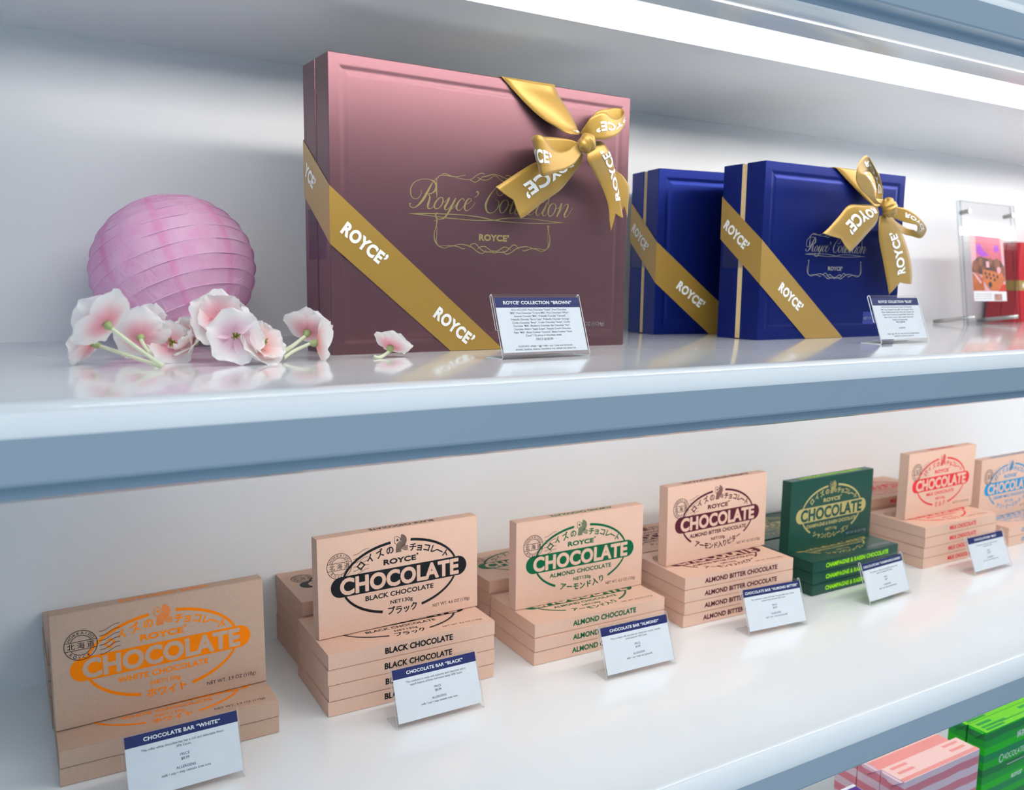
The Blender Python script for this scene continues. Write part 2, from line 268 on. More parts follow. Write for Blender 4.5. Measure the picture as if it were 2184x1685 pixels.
# ------------------------------------------------------------------ flat chocolate bar cartons
BW, BH, BT = .2155, .1212, .0187
ZL = -.42
mm = .001
def ell(a0, a1, n=40, a=77.2, b=44.2, c=(107.6, 60.4)):
    return [((c[0]+a*math.cos(t))*mm, (c[1]+b*math.sin(t))*mm) for t in [math.radians(a0+(a1-a0)*i/n) for i in range(n+1)]]
def ang(x, y, a=77.2, b=44.2, c=(107.6, 60.4)): return math.degrees(math.atan2((y-c[1])/b, (x-c[0])/a))
def carton_body(m):
    g = .0002
    b = MB(); b.box(0, BW, 0, BH, g, BT-g)
    o = b.build('carton', m)
    bm = bmesh.new(); bm.from_mesh(o.data)
    ends = [f for f in bm.faces if abs(f.normal.x) > .9]
    bmesh.ops.inset_individual(bm, faces=ends, thickness=.0006, depth=-.0007)
    ed = [e for e in bm.edges if len(e.link_faces) == 2 and e.calc_face_angle(0) > .6 and (e.verts[0].co.x in (0, BW) or abs(e.verts[0].co.x-e.verts[1].co.x) > .1)
          and all(v.co.y < 1e-5 or v.co.y > BH-1e-5 for v in e.verts)]
    bmesh.ops.bevel(bm, geom=ed, offset=.0006, segments=2, affect='EDGES')
    bm.to_mesh(o.data); bm.free()
    return o
def face_print(ink, paper, sub, subx, net, netx, jp, endL, endR, offs=.032, jpsize=10.8):
    """the oval crest printed on a carton's face (z = BT)"""
    P = Print(lambda u, v, l: (u, v, BT-.0002+l))
    def arc(a0, a1):
        p = ell(a0, a1); n = len(p)
        P.stroke(p, [(2.4+1.0*abs(math.sin(math.radians(a0+(a1-a0)*i/(n-1)))))*mm for i in range(n)])
    arc(ang(120.4, 103), ang(183.5, 72)); arc(ang(94.4, 102), ang(31.5, 72))
    arc(-180+(180+ang(31, 46.4)) if ang(31, 46.4) < 0 else ang(31, 46.4), ang(*endL)); arc(ang(184.3, 46.4), ang(*endR))
    r = 12.6; pill = []
    for k in range(17): t = -PI/2+PI*k/16; pill.append(((186.9+r*math.cos(t))*mm, (59.4+r*math.sin(t))*mm))
    for k in range(17): t = PI/2+PI*k/16; pill.append(((28.7+r*math.cos(t))*mm, (59.4+r*math.sin(t))*mm))
    P.poly(pill)
    P.text('CHOCOLATE', 27.6*mm, 188*mm, 49.9*mm, 18.6*mm, .042, 1, .00012)
    P.text('ROYCE', 83.9*mm, 127.8*mm, 77.3*mm, 6.0*mm, .05); P.text('\u2019', 128.4*mm, 131*mm, 79.0*mm, 6.2*mm, .03)
    P.text(sub, subx[0]*mm, subx[1]*mm, 36.7*mm, 5.6*mm, .034)
    P.text(net, netx[0]*mm, netx[1]*mm, 26.6*mm, 4.3*mm, .028)
    for ch, x, y, a in (('\u30ed', 54.5, 81.6, 48), ('\u30a4', 66.6, 88.6, 33), ('\u30ba', 79.2, 92.3, 22), ('\u306e', 92.6, 94.7, 12), ('\u30c1', 123.6, 93.9, -5), ('\u30e7', 132.9, 92.6, -10),
                        ('\u30b3', 142.9, 90.3, -17), ('\u30ec', 152.5, 86.7, -24), ('\u30fc', 160.9, 83.0, -30), ('\u30c8', 169.0, 78.6, -42)):
        P.char(ch, x*mm, y*mm, 11.0*mm, math.radians(a), offs)
    # name in kana along the foot of the oval
    x0, x1 = endL[0]+6.5, endR[0]-5.5
    if len(jp) > 4: x0, x1 = endL[0]+9, endR[0]-8
    for i, ch in enumerate(jp):
        x = x0+(x1-x0)*(i+.5)/len(jp); c = (x-107.6)/76.0; y = 60.4-43.0*math.sqrt(max(0, 1-c*c))
        P.char(ch, x*mm, y*mm, min(jpsize, (x1-x0)/len(jp)*1.1)*mm, math.atan(c/math.sqrt(1-c*c)*43/76), offs)
    # striped R emblem
    path = [(104.2, 90.2), (104.2, 94.0), (104.9, 97.2), (107.3, 99.3), (110.0, 100.8), (111.6, 103.2), (111.4, 106.0), (109.6, 108.0), (107.2, 108.8)]
    cp = crom(path, 4)
    def band(cp, wid, n):
        for k in range(n):
            d = (k/(n-1)-.5)*wid; q = []
            for i in range(len(cp)):
                a = cp[max(i-1, 0)]; b = cp[min(i+1, len(cp)-1)]; l = math.hypot(b[0]-a[0], b[1]-a[1])
                q.append(((cp[i][0]-(b[1]-a[1])/l*d)*mm, (cp[i][1]+(b[0]-a[0])/l*d)*mm))
            P.stroke(q, .62*mm)
    band(cp, 6.6, 8)
    band(crom([(109.3, 97.6), (111.6, 95.6), (114.0, 94.4), (117.0, 94.0)], 4), 5.6, 6)
    pat = [(98.9, 110.0), (102.4, 110.2), (105.6, 108.4), (107.1, 105.6), (105.6, 103.4), (103.0, 101.8), (101.4, 99.0), (100.9, 101.0), (98.9, 102.4)]
    P.stroke([(a*mm, b*mm) for a, b in pat], .7*mm, closed=True)
    st = []
    for k in range(10): t = PI/2+k*PI/5; rr = 2.4 if k % 2 == 0 else 1.0; st.append(((102.9+rr*math.cos(t))*mm, (105.6+rr*math.sin(t))*mm))
    P.poly(st)
    return P
def postmark():
    P = Print(lambda u, v, l: (u, v, BT-.0002+l), .0004)
    cx, cy = 27.5, 85.4
    ring = lambda r, a0, a1, n=40: [((cx+r*math.cos(math.radians(a0+(a1-a0)*i/n)))*mm, (cy+r*math.sin(math.radians(a0+(a1-a0)*i/n)))*mm) for i in range(n+1)]
    P.stroke(ring(15.5, 0, 360), .6*mm); P.stroke(ring(10.3, 24, 156), .55*mm); P.stroke(ring(10.3, 206, 334), .55*mm)
    for v in (80.8, 89.5): P.stroke([((cx-14.8)*mm, v*mm), ((cx+14.8)*mm, v*mm)], .55*mm)
    for i, ch in enumerate('HOKKAIDO'): t = math.radians(148-116*i/7); P.char(ch, (cx+12.9*math.cos(t))*mm, (cy+12.9*math.sin(t))*mm, 4.4*mm, t-PI/2, .0, latin=True)
    for i, ch in enumerate('ROYCE'): t = math.radians(222+100*i/5); P.char(ch, (cx+12.9*math.cos(t))*mm, (cy+12.9*math.sin(t))*mm, 4.4*mm, t+PI/2, .0, latin=True)
    for ch, x in (('\u5317', -9.2), ('\u6d77', 0), ('\u9053', 9.2)): P.char(ch, (cx+x)*mm, 85.1*mm, 7.4*mm, 0, .0)
    for k in range(6):
        v = 96-4.9*k; P.stroke([(( 45+19.7*i/16)*mm, (v+5.4*i/16-.9*math.sin(2*PI*i/16))*mm) for i in range(17)], .5*mm)
    return P
def side_print(t, x0, x1, side, off=.04):
    P = Print((lambda u, v, l: (u, -l, v)) if side == 'front' else (lambda u, v, l: (BW-u, BH+l, v)))
    if side == 'back': x0, x1 = 215.5-x1, 215.5-x0
    P.text(t, x0*mm, x1*mm, 6.0*mm, 6.8*mm, off)
    return P
def make_bar(flav):
    d = FL[flav]; ink = INK[d['ink']]; paper = {'champagne': M_dgreen, 'white': M_kraftd}.get(flav, M_kraft)
    r = empty('chocolate_bar_box', (0, 0, 0))
    b = carton_body(paper); b.parent = r
    face_print(ink, paper, d['sub'], d['subx'], d['net'], d['netx'], d['jp'], d['eL'], d['eR']).build('crest_print', [ink, paper], r)['label'] = d['ink']+' printed oval crest and lettering'
    if flav != 'champagne': postmark().build('postmark_print', INK['stamp'], r)['label'] = 'dark round postmark with wavy lines'
    for sd in d['sides']: side_print(d['sub'], d['sx'][0], d['sx'][1], sd).build('side_lettering', INK[d['sink']], r)
    P = Print(lambda u, v, l: (u, v, BT-.0002+l), .0002); P.rect(145*mm, 209*mm, 7.5*mm, 20*mm)
    s = P.build('weight_sticker', {'champagne': M_stg, 'white': M_stkd}.get(flav, M_sticker), r)
    P = Print(lambda u, v, l: (u, v, BT-.0002+l), .0003); P.text(d['wt'], 150.0*mm, 203.5*mm, 11.4*mm, 4.0*mm, .004)
    P.build('sticker_lettering', INK['text'] if flav != 'champagne' else INK['grey'], s)
    return r
M_stg = mat('clear_sticker_green', '123f3c', .25, noise=.03)
FL = {
 'white': dict(ink='orange', sub='WHITE CHOCOLATE', subx=(60, 152.5), net='NET110g', netx=(92, 122.5), jp='\u30db\u30ef\u30a4\u30c8', eL=(81.1, 17.5), eR=(135, 18.5), sink='orange', sx=(66, 158), sides=('back',), wt='NET WT. 3.9 OZ (110g)'),
 'black': dict(ink='black', sub='BLACK CHOCOLATE', subx=(59.4, 151.6), net='NET130g', netx=(92.2, 122.5), jp='\u30d6\u30e9\u30c3\u30af', eL=(81.1, 17.5), eR=(135, 18.5), sink='black', sx=(69, 157), sides=('front', 'back'), wt='NET WT. 4.6 OZ (130g)'),
 'almond': dict(ink='green', sub='ALMOND CHOCOLATE', subx=(54.3, 159.5), net='NET120g', netx=(94, 124), jp='\u30a2\u30fc\u30e2\u30f3\u30c9\u5165\u308a', eL=(62.4, 22.5), eR=(155.6, 23.2), sink='green', sx=(60, 165), sides=('front', 'back'), wt='NET WT. 4.2 OZ (120g)'),
 'bitter': dict(ink='maroon', sub='ALMOND BITTER CHOCOLATE', subx=(47.2, 169.6), net='NET120g', netx=(93, 123), jp='\u30a2\u30fc\u30e2\u30f3\u30c9\u5165\u308a\u30d3\u30bf\u30fc', eL=(49, 30), eR=(166, 30), sink='maroon', sx=(38, 182), sides=('front', 'back'), wt='NET WT. 4.2 OZ (120g)'),
 'champagne': dict(ink='gold', sub='CHAMPAGNE & RAISIN CHOCOLATE', subx=(43.7, 173), net='NET115g', netx=(93, 123), jp='\u30b7\u30e3\u30f3\u30d1\u30f3\u30ec\u30fc\u30ba\u30f3', eL=(52, 28), eR=(163, 28), sink='lime', sx=(32, 190), sides=('front', 'back'), wt='NET WT. 4.0 OZ (115g)'),
 'milk': dict(ink='red', sub='MILK CHOCOLATE', subx=(62, 150), net='NET125g', netx=(92.2, 122.5), jp='\u30df\u30eb\u30af', eL=(83, 17.3), eR=(132, 18.2), sink='red', sx=(72, 152), sides=('front', 'back'), wt='NET WT. 4.4 OZ (125g)'),
 'creamy': dict(ink='sky', sub='CREAMY MILK CHOCOLATE', subx=(50, 166), net='NET125g', netx=(93, 123), jp='\u30af\u30ea\u30fc\u30df\u30fc\u30df\u30eb\u30af', eL=(54, 27), eR=(162, 27), sink='sky', sx=(45, 178), sides=('front', 'back'), wt='NET WT. 4.4 OZ (125g)'),
}
DESC = {'white': 'darker kraft carton with orange crest', 'black': 'kraft carton with black crest', 'almond': 'kraft carton with green crest', 'bitter': 'kraft carton with maroon crest',
        'champagne': 'dark green carton with gold crest', 'milk': 'kraft carton with red crest', 'creamy': 'kraft carton with sky blue crest'}
GRP = {'white': 'white chocolate bar cartons', 'black': 'black chocolate bar cartons', 'almond': 'almond chocolate bar cartons', 'bitter': 'almond bitter chocolate bar cartons',
       'champagne': 'champagne and raisin chocolate bar cartons', 'milk': 'milk chocolate bar cartons', 'creamy': 'creamy milk chocolate bar cartons'}
#        standing (x, y, yaw, lean)            front stack (x, y, yaw, n)              rear stack (x, y, yaw, n)
LAY = {
 'white': ((-.2666, -.1972, .0493, .0362), (-.2665, -.2369, -.0043, 2), (-.2680, -.1100, .004, 5)),
 'black': ((.0099, -.1913, .0357, .0241), (.0066, -.2336, -.0104, 4), (.0146, -.1091, .002, 5)),
 'almond': ((.2846, -.1815, -.0032, .0055), (.2825, -.2342, -.0146, 3), (.2840, -.1092, .004, 4)),
 'bitter': ((.5473, -.1815, .0379, .0173), (.5388, -.2329, -.0382, 4), (.5390, -.1089, .006, 4)),
 'champagne': ((.8044, -.1855, .0332, .0001), (.8066, -.2357, .0046, 3), (.8000, -.1092, .004, 3)),
 'milk': ((1.1023, -.1892, .0332, -.002), (1.0911, -.2380, -.004, 4), (1.0990, -.1092, .002, 5)),
 'creamy': ((1.3509, -.1777, .02, .004), (1.3582, -.2359, .0, 2), (1.3600, -.1092, .0, 3)),
}
ORD = {1: ['only one of the'], 2: ['top', 'bottom'], 3: ['top', 'middle', 'bottom'], 4: ['top', 'second from top', 'third from top', 'bottom'], 5: ['top', 'second from top', 'middle', 'second from bottom', 'bottom']}
for fl, (st, fs, rs) in LAY.items():
    proto = make_bar(fl); used = False
    def place(loc, rz, label, rx=0):
        global used
        o = proto if not used else copy_tree(proto)
        used = True
        o.location = loc; o.rotation_euler = (rx, 0, rz)
        tag(o, label, 'chocolate box', GRP[fl])
    x, y, yaw, lean = st; n = fs[3]
    # upright: local y -> up, print face towards the shop; front foot edge at (x, y)
    c, s = math.cos(yaw), math.sin(yaw); Y = Vector((-s, c, 0)); Zv = Vector((0, 0, 1))
    back = math.cos(lean)*Y-math.sin(lean)*Zv
    o3 = Vector((x, y, ZL+n*BT+.0003+max(0, BT*math.sin(lean))))+BT*back
    used = False
    place(o3, yaw, DESC[fl]+' standing upright on its own flat stack', PI/2-lean)
    for nm, (x, y, yaw, n) in (('front', fs), ('rear', rs)):
        for k in range(n):
            jx, jy = ((rnd.random()-.5)*.0024, -rnd.random()*.0014) if k < n-1 else (0, 0)
            if nm == 'rear': jy = 0
            place((x+jx, y+jy, ZL+k*BT), yaw, DESC[fl]+' lying flat, '+ORD[n][n-1-k]+' of its '+nm+' stack')
# ------------------------------------------------------------------ clear acrylic price signs
SW, SH, SL, SF = .1097, .0690, .3531, .0326
def sign_holder():
    T = .0013
    U = Vector((math.sin(SL), math.cos(SL))); Nn = Vector((-math.cos(SL), math.sin(SL)))   # (y, z): up along the panel, towards the viewer
    def at(a, d): return (a*U.x-d*Nn.x, .0012+a*U.y-d*Nn.y)                              # d = distance behind the panel's front
    path = [(SF, T/2), (.012, T/2), (.005, T/2), (.0025, .0009), (.0012, .0022)]
    path += [at(a, T/2) for a in (.0045, .01, .03, SH-.004)]
    for k in range(1, 8):
        t = PI*k/8; r = .0019
        path.append(at(SH-.003+r*math.sin(t), T/2+r-r*math.cos(t)))
    path += [at(a, T/2+.0038) for a in (SH-.004, SH*.8, SH*.45)]
    n = len(path); ou, inn = [], []
    for i, p in enumerate(path):
        a = path[max(i-1, 0)]; b = path[min(i+1, n-1)]; l = math.hypot(b[0]-a[0], b[1]-a[1]); nx, nz = -(b[1]-a[1])/l*T/2, (b[0]-a[0])/l*T/2
        ou.append((p[0]+nx, p[1]+nz)); inn.append((p[0]-nx, p[1]-nz))
    m = MB()
    A = m.add([(x, y, max(z, .0001)) for x in (0, SW) for y, z in ou+inn], [])
    N2 = 2*n
    for i in range(n-1):
        m.f.append((i, i+1, N2+i+1, N2+i)); m.m.append(0)
        m.f.append((n+i+1, n+i, N2+n+i, N2+n+i+1)); m.m.append(0)
        for o in (0, N2):
            m.f.append((o+i, o+n+i, o+n+i+1, o+i+1)); m.m.append(1)
    for i in (0, n-1): m.f.append((i, N2+i, N2+n+i, n+i)); m.m.append(1)
    return m
def sign_put(u, v, l):
    """point on the insert card: u across, v up from the foot of the panel, l towards the viewer"""
    d = .0017-l
    return (u, v*math.sin(SL)+d*math.cos(SL), .0012+v*math.cos(SL)-d*math.sin(SL))
def make_sign(loc, yaw, heading, body, label, group):
    r = empty('price_sign', loc, yaw, label, 'price sign', group)
    h = sign_holder().build('acrylic_holder', [M_acr, M_acre], r, bevel=0)
    h['label'] = 'clear folded acrylic stand'
    c = MB(); u0, u1, v0, v1 = .0028, SW-.0012, .0065, SH-.0042
    P = Print(sign_put, 0); P.rect(u0, u1, v0, v1)
    P.mb.add([sign_put(u, v, -.0003) for u, v in ((u0, v0), (u1, v0), (u1, v1), (u0, v1))], [(3, 2, 1, 0)])
    card = P.build('insert_card', M_card, r)
    P = Print(sign_put, .00008); P.rect(u0, u1, v1-.0108, v1); P.build('heading_band', INK['navy'], card)['label'] = 'navy band across the card top'
    uc = (u0+u1)/2
    P = Print(sign_put, .00016); P.ctext(heading, uc, v1-.0073, .0034, .03, wide=1.12, maxw=u1-u0-.006); P.build('heading_lettering', INK['white'], card)
    P = Print(sign_put, .00008); Q = Print(sign_put, .00008)
    for t, v, hgt, k in body:
        if '|' in t:
            a, b = t.split('|'); V, F = glyphs(a+' '+b, 0); tot = (max(x for x, y in V)-min(x for x, y in V))*hgt/CAP
            tot = min(tot, u1-u0-.006); fr = len(a)*1.15/(len(a)*1.15+len(b)+1)
            P.text(a, uc-tot/2, uc-tot/2+tot*fr, v1-v, hgt, .0); Q.text(b, uc-tot/2+tot*fr+.0012, uc+tot/2, v1-v, hgt, .008)
        else:
            (P if k else Q).ctext(t, uc, v1-v, hgt, .006, maxw=u1-u0-.0045)
    P.build('caption_lettering', INK['navy'], card); Q.build('body_lettering', INK['text'], card)
    return r
def bar_body(l1, l2, price, al):
    return [(l1, .0168, .0021, 0), (l2, .0203, .0021, 0), ('PRICE', .0290, .0024, 1), (price, .0330, .0024, 0), ('ALLERGENS', .0405, .0024, 1), (al, .0446, .0023, 0)]
DOT = ' \u2022 '
BS = 'price signs in front of the chocolate cartons'
make_sign((-.2146, -.3112, ZL), .0255, 'CHOCOLATE BAR \u201cWHITE\u201d', bar_body('This milky white chocolate bar has a rich and delectable flavor.', '39% Cacao.', '$8.99', 'milk'+DOT+'soy'+DOT+'may contain tree nuts'),
          'acrylic price sign headed WHITE before the orange crested cartons', BS)
make_sign((.0628, -.3018, ZL), .0032, 'CHOCOLATE BAR \u201cBLACK\u201d', bar_body('This confection is made with authentic dark chocolate with a', 'superb balance of bitter and sweet tastes. 62% Cacao.', '$8.99', 'milk'+DOT+'soy'+DOT+'may contain tree nuts'),
          'acrylic price sign headed BLACK before the black crested cartons', BS)
make_sign((.3393, -.3182, ZL), -.030, 'CHOCOLATE BAR \u201cALMOND\u201d', bar_body('This is a classic milk chocolate bar mixed with crunchy, roasted,', 'whole almonds. 42% Cacao.', '$9.99', 'milk'+DOT+'soy'+DOT+'tree nut (almond)'),
          'acrylic price sign headed ALMOND before the green crested kraft cartons', BS)
make_sign((.5996, -.3055, ZL), -.0864, 'CHOCOLATE BAR \u201cALMOND BITTER\u201d', bar_body('This confection is made with bitter chocolate filled with crunchy,', 'roasted, whole almonds. 60% Cacao.', '$9.99', 'milk'+DOT+'soy'+DOT+'tree nut (almond)'),
          'acrylic price sign headed ALMOND BITTER before the maroon crested cartons', BS)
make_sign((.8537, -.3125, ZL), .0507, 'CHOCOLATE BAR \u201cCHAMPAGNE & RAISIN\u201d', bar_body('This confection is made of chocolate filled with juicy raisins', 'soaked in champagne. 45% Cacao.', '$9.99', 'milk'+DOT+'soy'+DOT+'may contain tree nuts'),
          'acrylic price sign before the dark green and gold cartons', BS)
make_sign((1.1377, -.3088, ZL), .0011, 'CHOCOLATE BAR \u201cMILK\u201d', bar_body('This confection is made with smooth and mild milk', 'chocolate. 40% Cacao.', '$8.99', 'milk'+DOT+'soy'+DOT+'may contain tree nuts'),
          'acrylic price sign before the red crested cartons', BS)
GS = 'price signs in front of the gift boxes'
H = .00195
bb = ['Pure Chocolate \u201cSweet\u201d, Pure Chocolate', '\u201cMilk\u201d, Pure Chocolate \u201cCreamy Milk\u201d, Pure Chocolate \u201cWhite\u201d,', 'Amande Chocolat \u201cMilk\u201d, Prafeuille Chocolat \u201cCaramel\u201d,',
      'Prafeuille Chocolat \u201cBerry Cube\u201d, Prafeuille Chocolat \u201cOrange\u201d,', 'Criollo Chocolate \u201cBitter\u201d, Criollo Chocolate \u201cSweet\u201d, Criollo', 'Chocolate \u201cMilk\u201d, Blueberry Chocolate, Bar Chocolate \u201cNut\u201d,',
      'Chocolate Wafers \u201cHazel Cream\u201d, Potechi Crunch Chocolate', 'Flake \u201cMilk\u201d, Baton Cookies \u201cCoconut\u201d, Baton Cookies \u201cHazel', 'Cacao\u201d 133 pieces of chocolates inside.']
make_sign((.1375, -.3966, 0), .0385, 'ROYCE\u2019 COLLECTION \u201cBROWN\u201d',
          [('BOX INCLUDES:|'+bb[0], .0142, H, 0)]+[(t, .0142+.00345*(i+1), H, 0) for i, t in enumerate(bb[1:])]+[('PRICE|$105.99', .0462, .0024, 0), ('ALLERGENS:|wheat'+DOT+'egg'+DOT+'milk'+DOT+'soy'+DOT+'tree nuts (coconut,', .0530, H, 0),
           ('almond, hazelnut, sheanut, macadamia nut, cashew nut, pecan nut,', .0562, H, 0)], 'acrylic price sign headed BROWN leaning before the brown gift box', GS)
make_sign((.7171, -.3999, 0), .0427, 'ROYCE\u2019 COLLECTION \u201cBLUE\u201d',
          [('BOX INCLUDES:|'+bb[0], .0142, H, 0), (bb[1], .0178, H, 0), ('\u201cWhite\u201d, Prafeuille Chocolat \u201cBerry Cube\u201d, Bar Chocolate \u201cNut\u201d,', .0214, H, 0), ('Potechi Crunch Chocolate, Chocolate Wafers \u201cHazel Cream\u201d,', .0250, H, 0),
           ('Baton Cookies \u201cCoconut\u201d, Baton Cookies \u201cHazel Cacao\u201d', .0286, H, 0), ('73 pieces of chocolates inside.', .0322, H, 0), ('PRICE|$59.99', .0360, .0024, 0), ('ALLERGENS', .0440, H, 1),
           ('wheat'+DOT+'egg'+DOT+'milk'+DOT+'soy'+DOT+'tree nuts (coconut, almond, hazelnut,', .0520, H, 0), ('macadamia nut, cashew nut, pecan nut)', .0552, H, 0)], 'acrylic price sign standing before the front blue gift box', GS)
# ------------------------------------------------------------------ gift boxes
def strip_surface(rows, k=6, m=7, notch=0, smooth=True, puff=0):
    """loft between two edges; returns S(t, s) -> point and the evaluated grid"""
    R = crom(rows, k) if smooth else rows
    n = len(R)-1
    def raw(t, s):
        f = min(max(t, 0), 1)*n; i = min(int(f), n-1); f -= i
        a = [R[i][j]+(R[i+1][j]-R[i][j])*f for j in range(6)]
        p = Vector([a[j]+(a[j+3]-a[j])*s for j in range(3)])
        if puff: p.z += puff*math.sin(PI*s)*math.sin(PI*min(1, t*1.2))
        return p
    def S(t, s):
        if notch: t = t-notch*(1-abs(2*s-1))*t**5
        return raw(t, s)
    return S, n
def to_local(p): return (p.x, -p.z, p.y)          # (u, v, lift) -> box space (x, y, z)
def ribbon_piece(rows, name, parent, m=8, notch=0, smooth=True, thick=.0005, puff=0):
    S, n = strip_surface(rows, notch=notch, smooth=smooth, puff=puff)
    nn = n if smooth else n*1
    mb = MB()
    for i in range(nn+1):
        for j in range(m+1): mb.v.append(to_local(S(i/nn, j/m)))
    for i in range(nn):
        for j in range(m):
            a = i*(m+1)+j; mb.f.append((a, a+1, a+m+2, a+m+1)); mb.m.append(0)
    o = mb.build(name, M_ribbon, parent, smooth=smooth)
    md = o.modifiers.new('thickness', 'SOLIDIFY'); md.thickness = thick; md.offset = 0
    return o, S
def ribbon_text(P, S, t, t0, t1, s0, s1, flip=1):
    """lettering bent onto a ribbon; reads from t0 to t1, feet at s0, heads at s1"""
    V, F = glyphs(t, .04)
    bm = bmesh.new(); bv = [bm.verts.new((x, y, 0)) for x, y in V]
    for q in F:
        try: bm.faces.new([bv[i] for i in q])
        except ValueError: pass
    bmesh.ops.triangulate(bm, faces=bm.faces); bmesh.ops.subdivide_edges(bm, edges=bm.edges, cuts=3, use_grid_fill=True)
    bm.verts.index_update(); V = [(v.co.x, v.co.y) for v in bm.verts]; F = [tuple(v.index for v in q.verts) for q in bm.faces]; bm.free()
    a = min(x for x, y in V); b = max(x for x, y in V); out = []
    for x, y in V:
        tt = t0+(x-a)/(b-a)*(t1-t0); ss = s0+y/CAP*(s1-s0)
        p = S(tt, ss); e = .01
        du = S(min(tt+e, 1), ss)-S(max(tt-e, 0), ss); dv = S(tt, ss+e)-S(tt, ss-e)
        nr = du.cross(dv); nr = nr.normalized() if nr.length > 1e-12 else Vector((0, 0, 1))
        out.append(to_local(p+nr*flip*.0008))
    P.add(out, F)
ROY = 'ROYCE\u2019'
def lid_mesh(w, h, d, ins):
    b = MB()
    rings = [(0, 0)]+[(ins-.0055+.011*i/10, -.00036*(1-math.cos(2*PI*i/10))) for i in range(11)]
    rv = []
    for r, dep in rings: rv.append(b.add([(r, -dep, r), (w-r, -dep, r), (w-r, -dep, h-r), (r, -dep, h-r)], []))
    for i in range(len(rings)-1):
        for k in range(4): b.f.append((rv[i]+k, rv[i]+(k+1) % 4, rv[i+1]+(k+1) % 4, rv[i+1]+k)); b.m.append(0)
    b.f.append(tuple(rv[-1]+k for k in range(4))); b.m.append(0)
    bk = b.add([(0, d, 0), (w, d, 0), (w, d, h), (0, d, h)], [])
    for k in range(4): b.f.append((rv[0]+(k+1) % 4, rv[0]+k, bk+k, bk+(k+1) % 4)); b.m.append(0)
    b.f.append((bk+3, bk+2, bk+1, bk)); b.m.append(0)
    return b
def emblem(parent, foil, fs, ft, su, tu, sv, tv, fu, fv, ru):
    """script line (scaled su/sv about tu/tv) and scroll frame (fu/fv)"""
    P = Print(lambda u, v, l: (u, -l, v), .0002)
    for s in SCRIPT:
        q = crom(parse(s), 6); P.stroke([(su*(a-tu[0]*mm)+tu[1]*mm, sv*(b-tv[0]*mm)+tv[1]*mm) for a, b, c in q], [c*(.5+.5*su) for a, b, c in q], lift=.0001)
    for s in FRAME:
        q = crom(parse(s), 6)
        for sg in (1, -1):
            P.stroke([(fu[2]*mm+sg*fu[0]*(a-.1926), fv[0]*(b-fv[1]*mm)+fv[2]*mm) for a, b, c in q], [c*(.5+.5*fu[0]) for a, b, c in q])
    P.text(ROY, ru[0]*mm, ru[1]*mm, ru[2]*mm, ru[3]*mm, .05)
    return P.build('gold_emblem', foil, parent)
def gift_box(name, loc, yaw, w, h, d, lidd, gap, ins, mlid, mbase, mtray, label, group):
    r = empty('gift_box', loc, yaw, label, 'gift box', group)
    ld = lid_mesh(w, h, lidd, ins).build('lid', mlid, r, bevel=.0009)
    inset = .004 if name == 'brown' else .0012
    t = MB(); t.box(inset, w-inset, lidd-.004, lidd+gap+.004, inset, h-inset); t.build('inner_tray', mtray, r)
    b = MB(); b.box(0, w, lidd+gap, d, 0, h); b.build('base', mbase, r, bevel=.0009)
    return r, ld
def diag_band(r, d, front, corner, side, bot):
    """ribbon laid across the lower left corner: side wall, corner, lid face"""
    e = .0007
    mb = MB()
    pa = [(.03, d+e, side[0]*mm+.022), (-e, d+e, side[0]*mm), (-e, -e, corner[0]*mm), (bot[0]*mm, -e, .0004)]
    pb = [(.03, d+e, side[1]*mm+.022), (-e, d+e, side[1]*mm), (-e, -e, corner[1]*mm), (bot[1]*mm, -e, .0004)]
    for a, b in zip(pa, pb): mb.v += [a, b]
    for i in range(3): mb.f.append((2*i, 2*i+1, 2*i+3, 2*i+2)); mb.m.append(0)
    o = mb.build('ribbon_band', M_ribbon, r)
    md = o.modifiers.new('thickness', 'SOLIDIFY'); md.thickness = .0004; md.offset = -1
    return o
def slant(P, t, u, v, L, h, a, off=.05, to=None):
    P = Print(P.put, P.lift)
    V, F = glyphs(t, off); x0 = min(x for x, y in V); x1 = max(x for x, y in V); c, s = math.cos(a), math.sin(a)
    P.mb.add([P.put((u+((x-x0)/(x1-x0)*L)*c-(y*h/CAP)*s)*mm, (v+((x-x0)/(x1-x0)*L)*s+(y*h/CAP)*c)*mm, P.lift) for x, y in V], F)
    P.build('band_lettering', INK['white'], to)
def knot(parent, c, rx, ry, rz, rot, name='bow_knot'):
    """short barrel of gathered ribbon wrapped round the crossing, with folds running round it"""
    mb = MB(); n, m = 36, 26
    for i in range(m+1):
        q = 2*i/m-1; body = (1-abs(q)**3.2)**.5 if abs(q) < 1 else 0
        for k in range(n):
            t = 2*PI*k/n
            fold = .075*math.sin(7.5*q+1.6*math.sin(t+.6))+.045*math.sin(15*q-2.2*math.cos(t)+1)
            waist = .86+.16*math.cos(q*2.4)
            r_ = body*(waist+fold*body)
            x = rx*q*(1+.10*math.sin(t*2)); y = ry*r_*math.cos(t)*(1+.06*math.sin(3*t+q)); z = rz*r_*math.sin(t)
            mb.v.append(to_local(Vector((x*math.cos(rot)-y*math.sin(rot), x*math.sin(rot)+y*math.cos(rot), z))+c))
    for i in range(m):
        for k in range(n): mb.f.append((i*n+k, (i+1)*n+k, (i+1)*n+(k+1) % n, i*n+(k+1) % n)); mb.m.append(0)
    return mb.build(name, M_ribbon, parent, smooth=True)
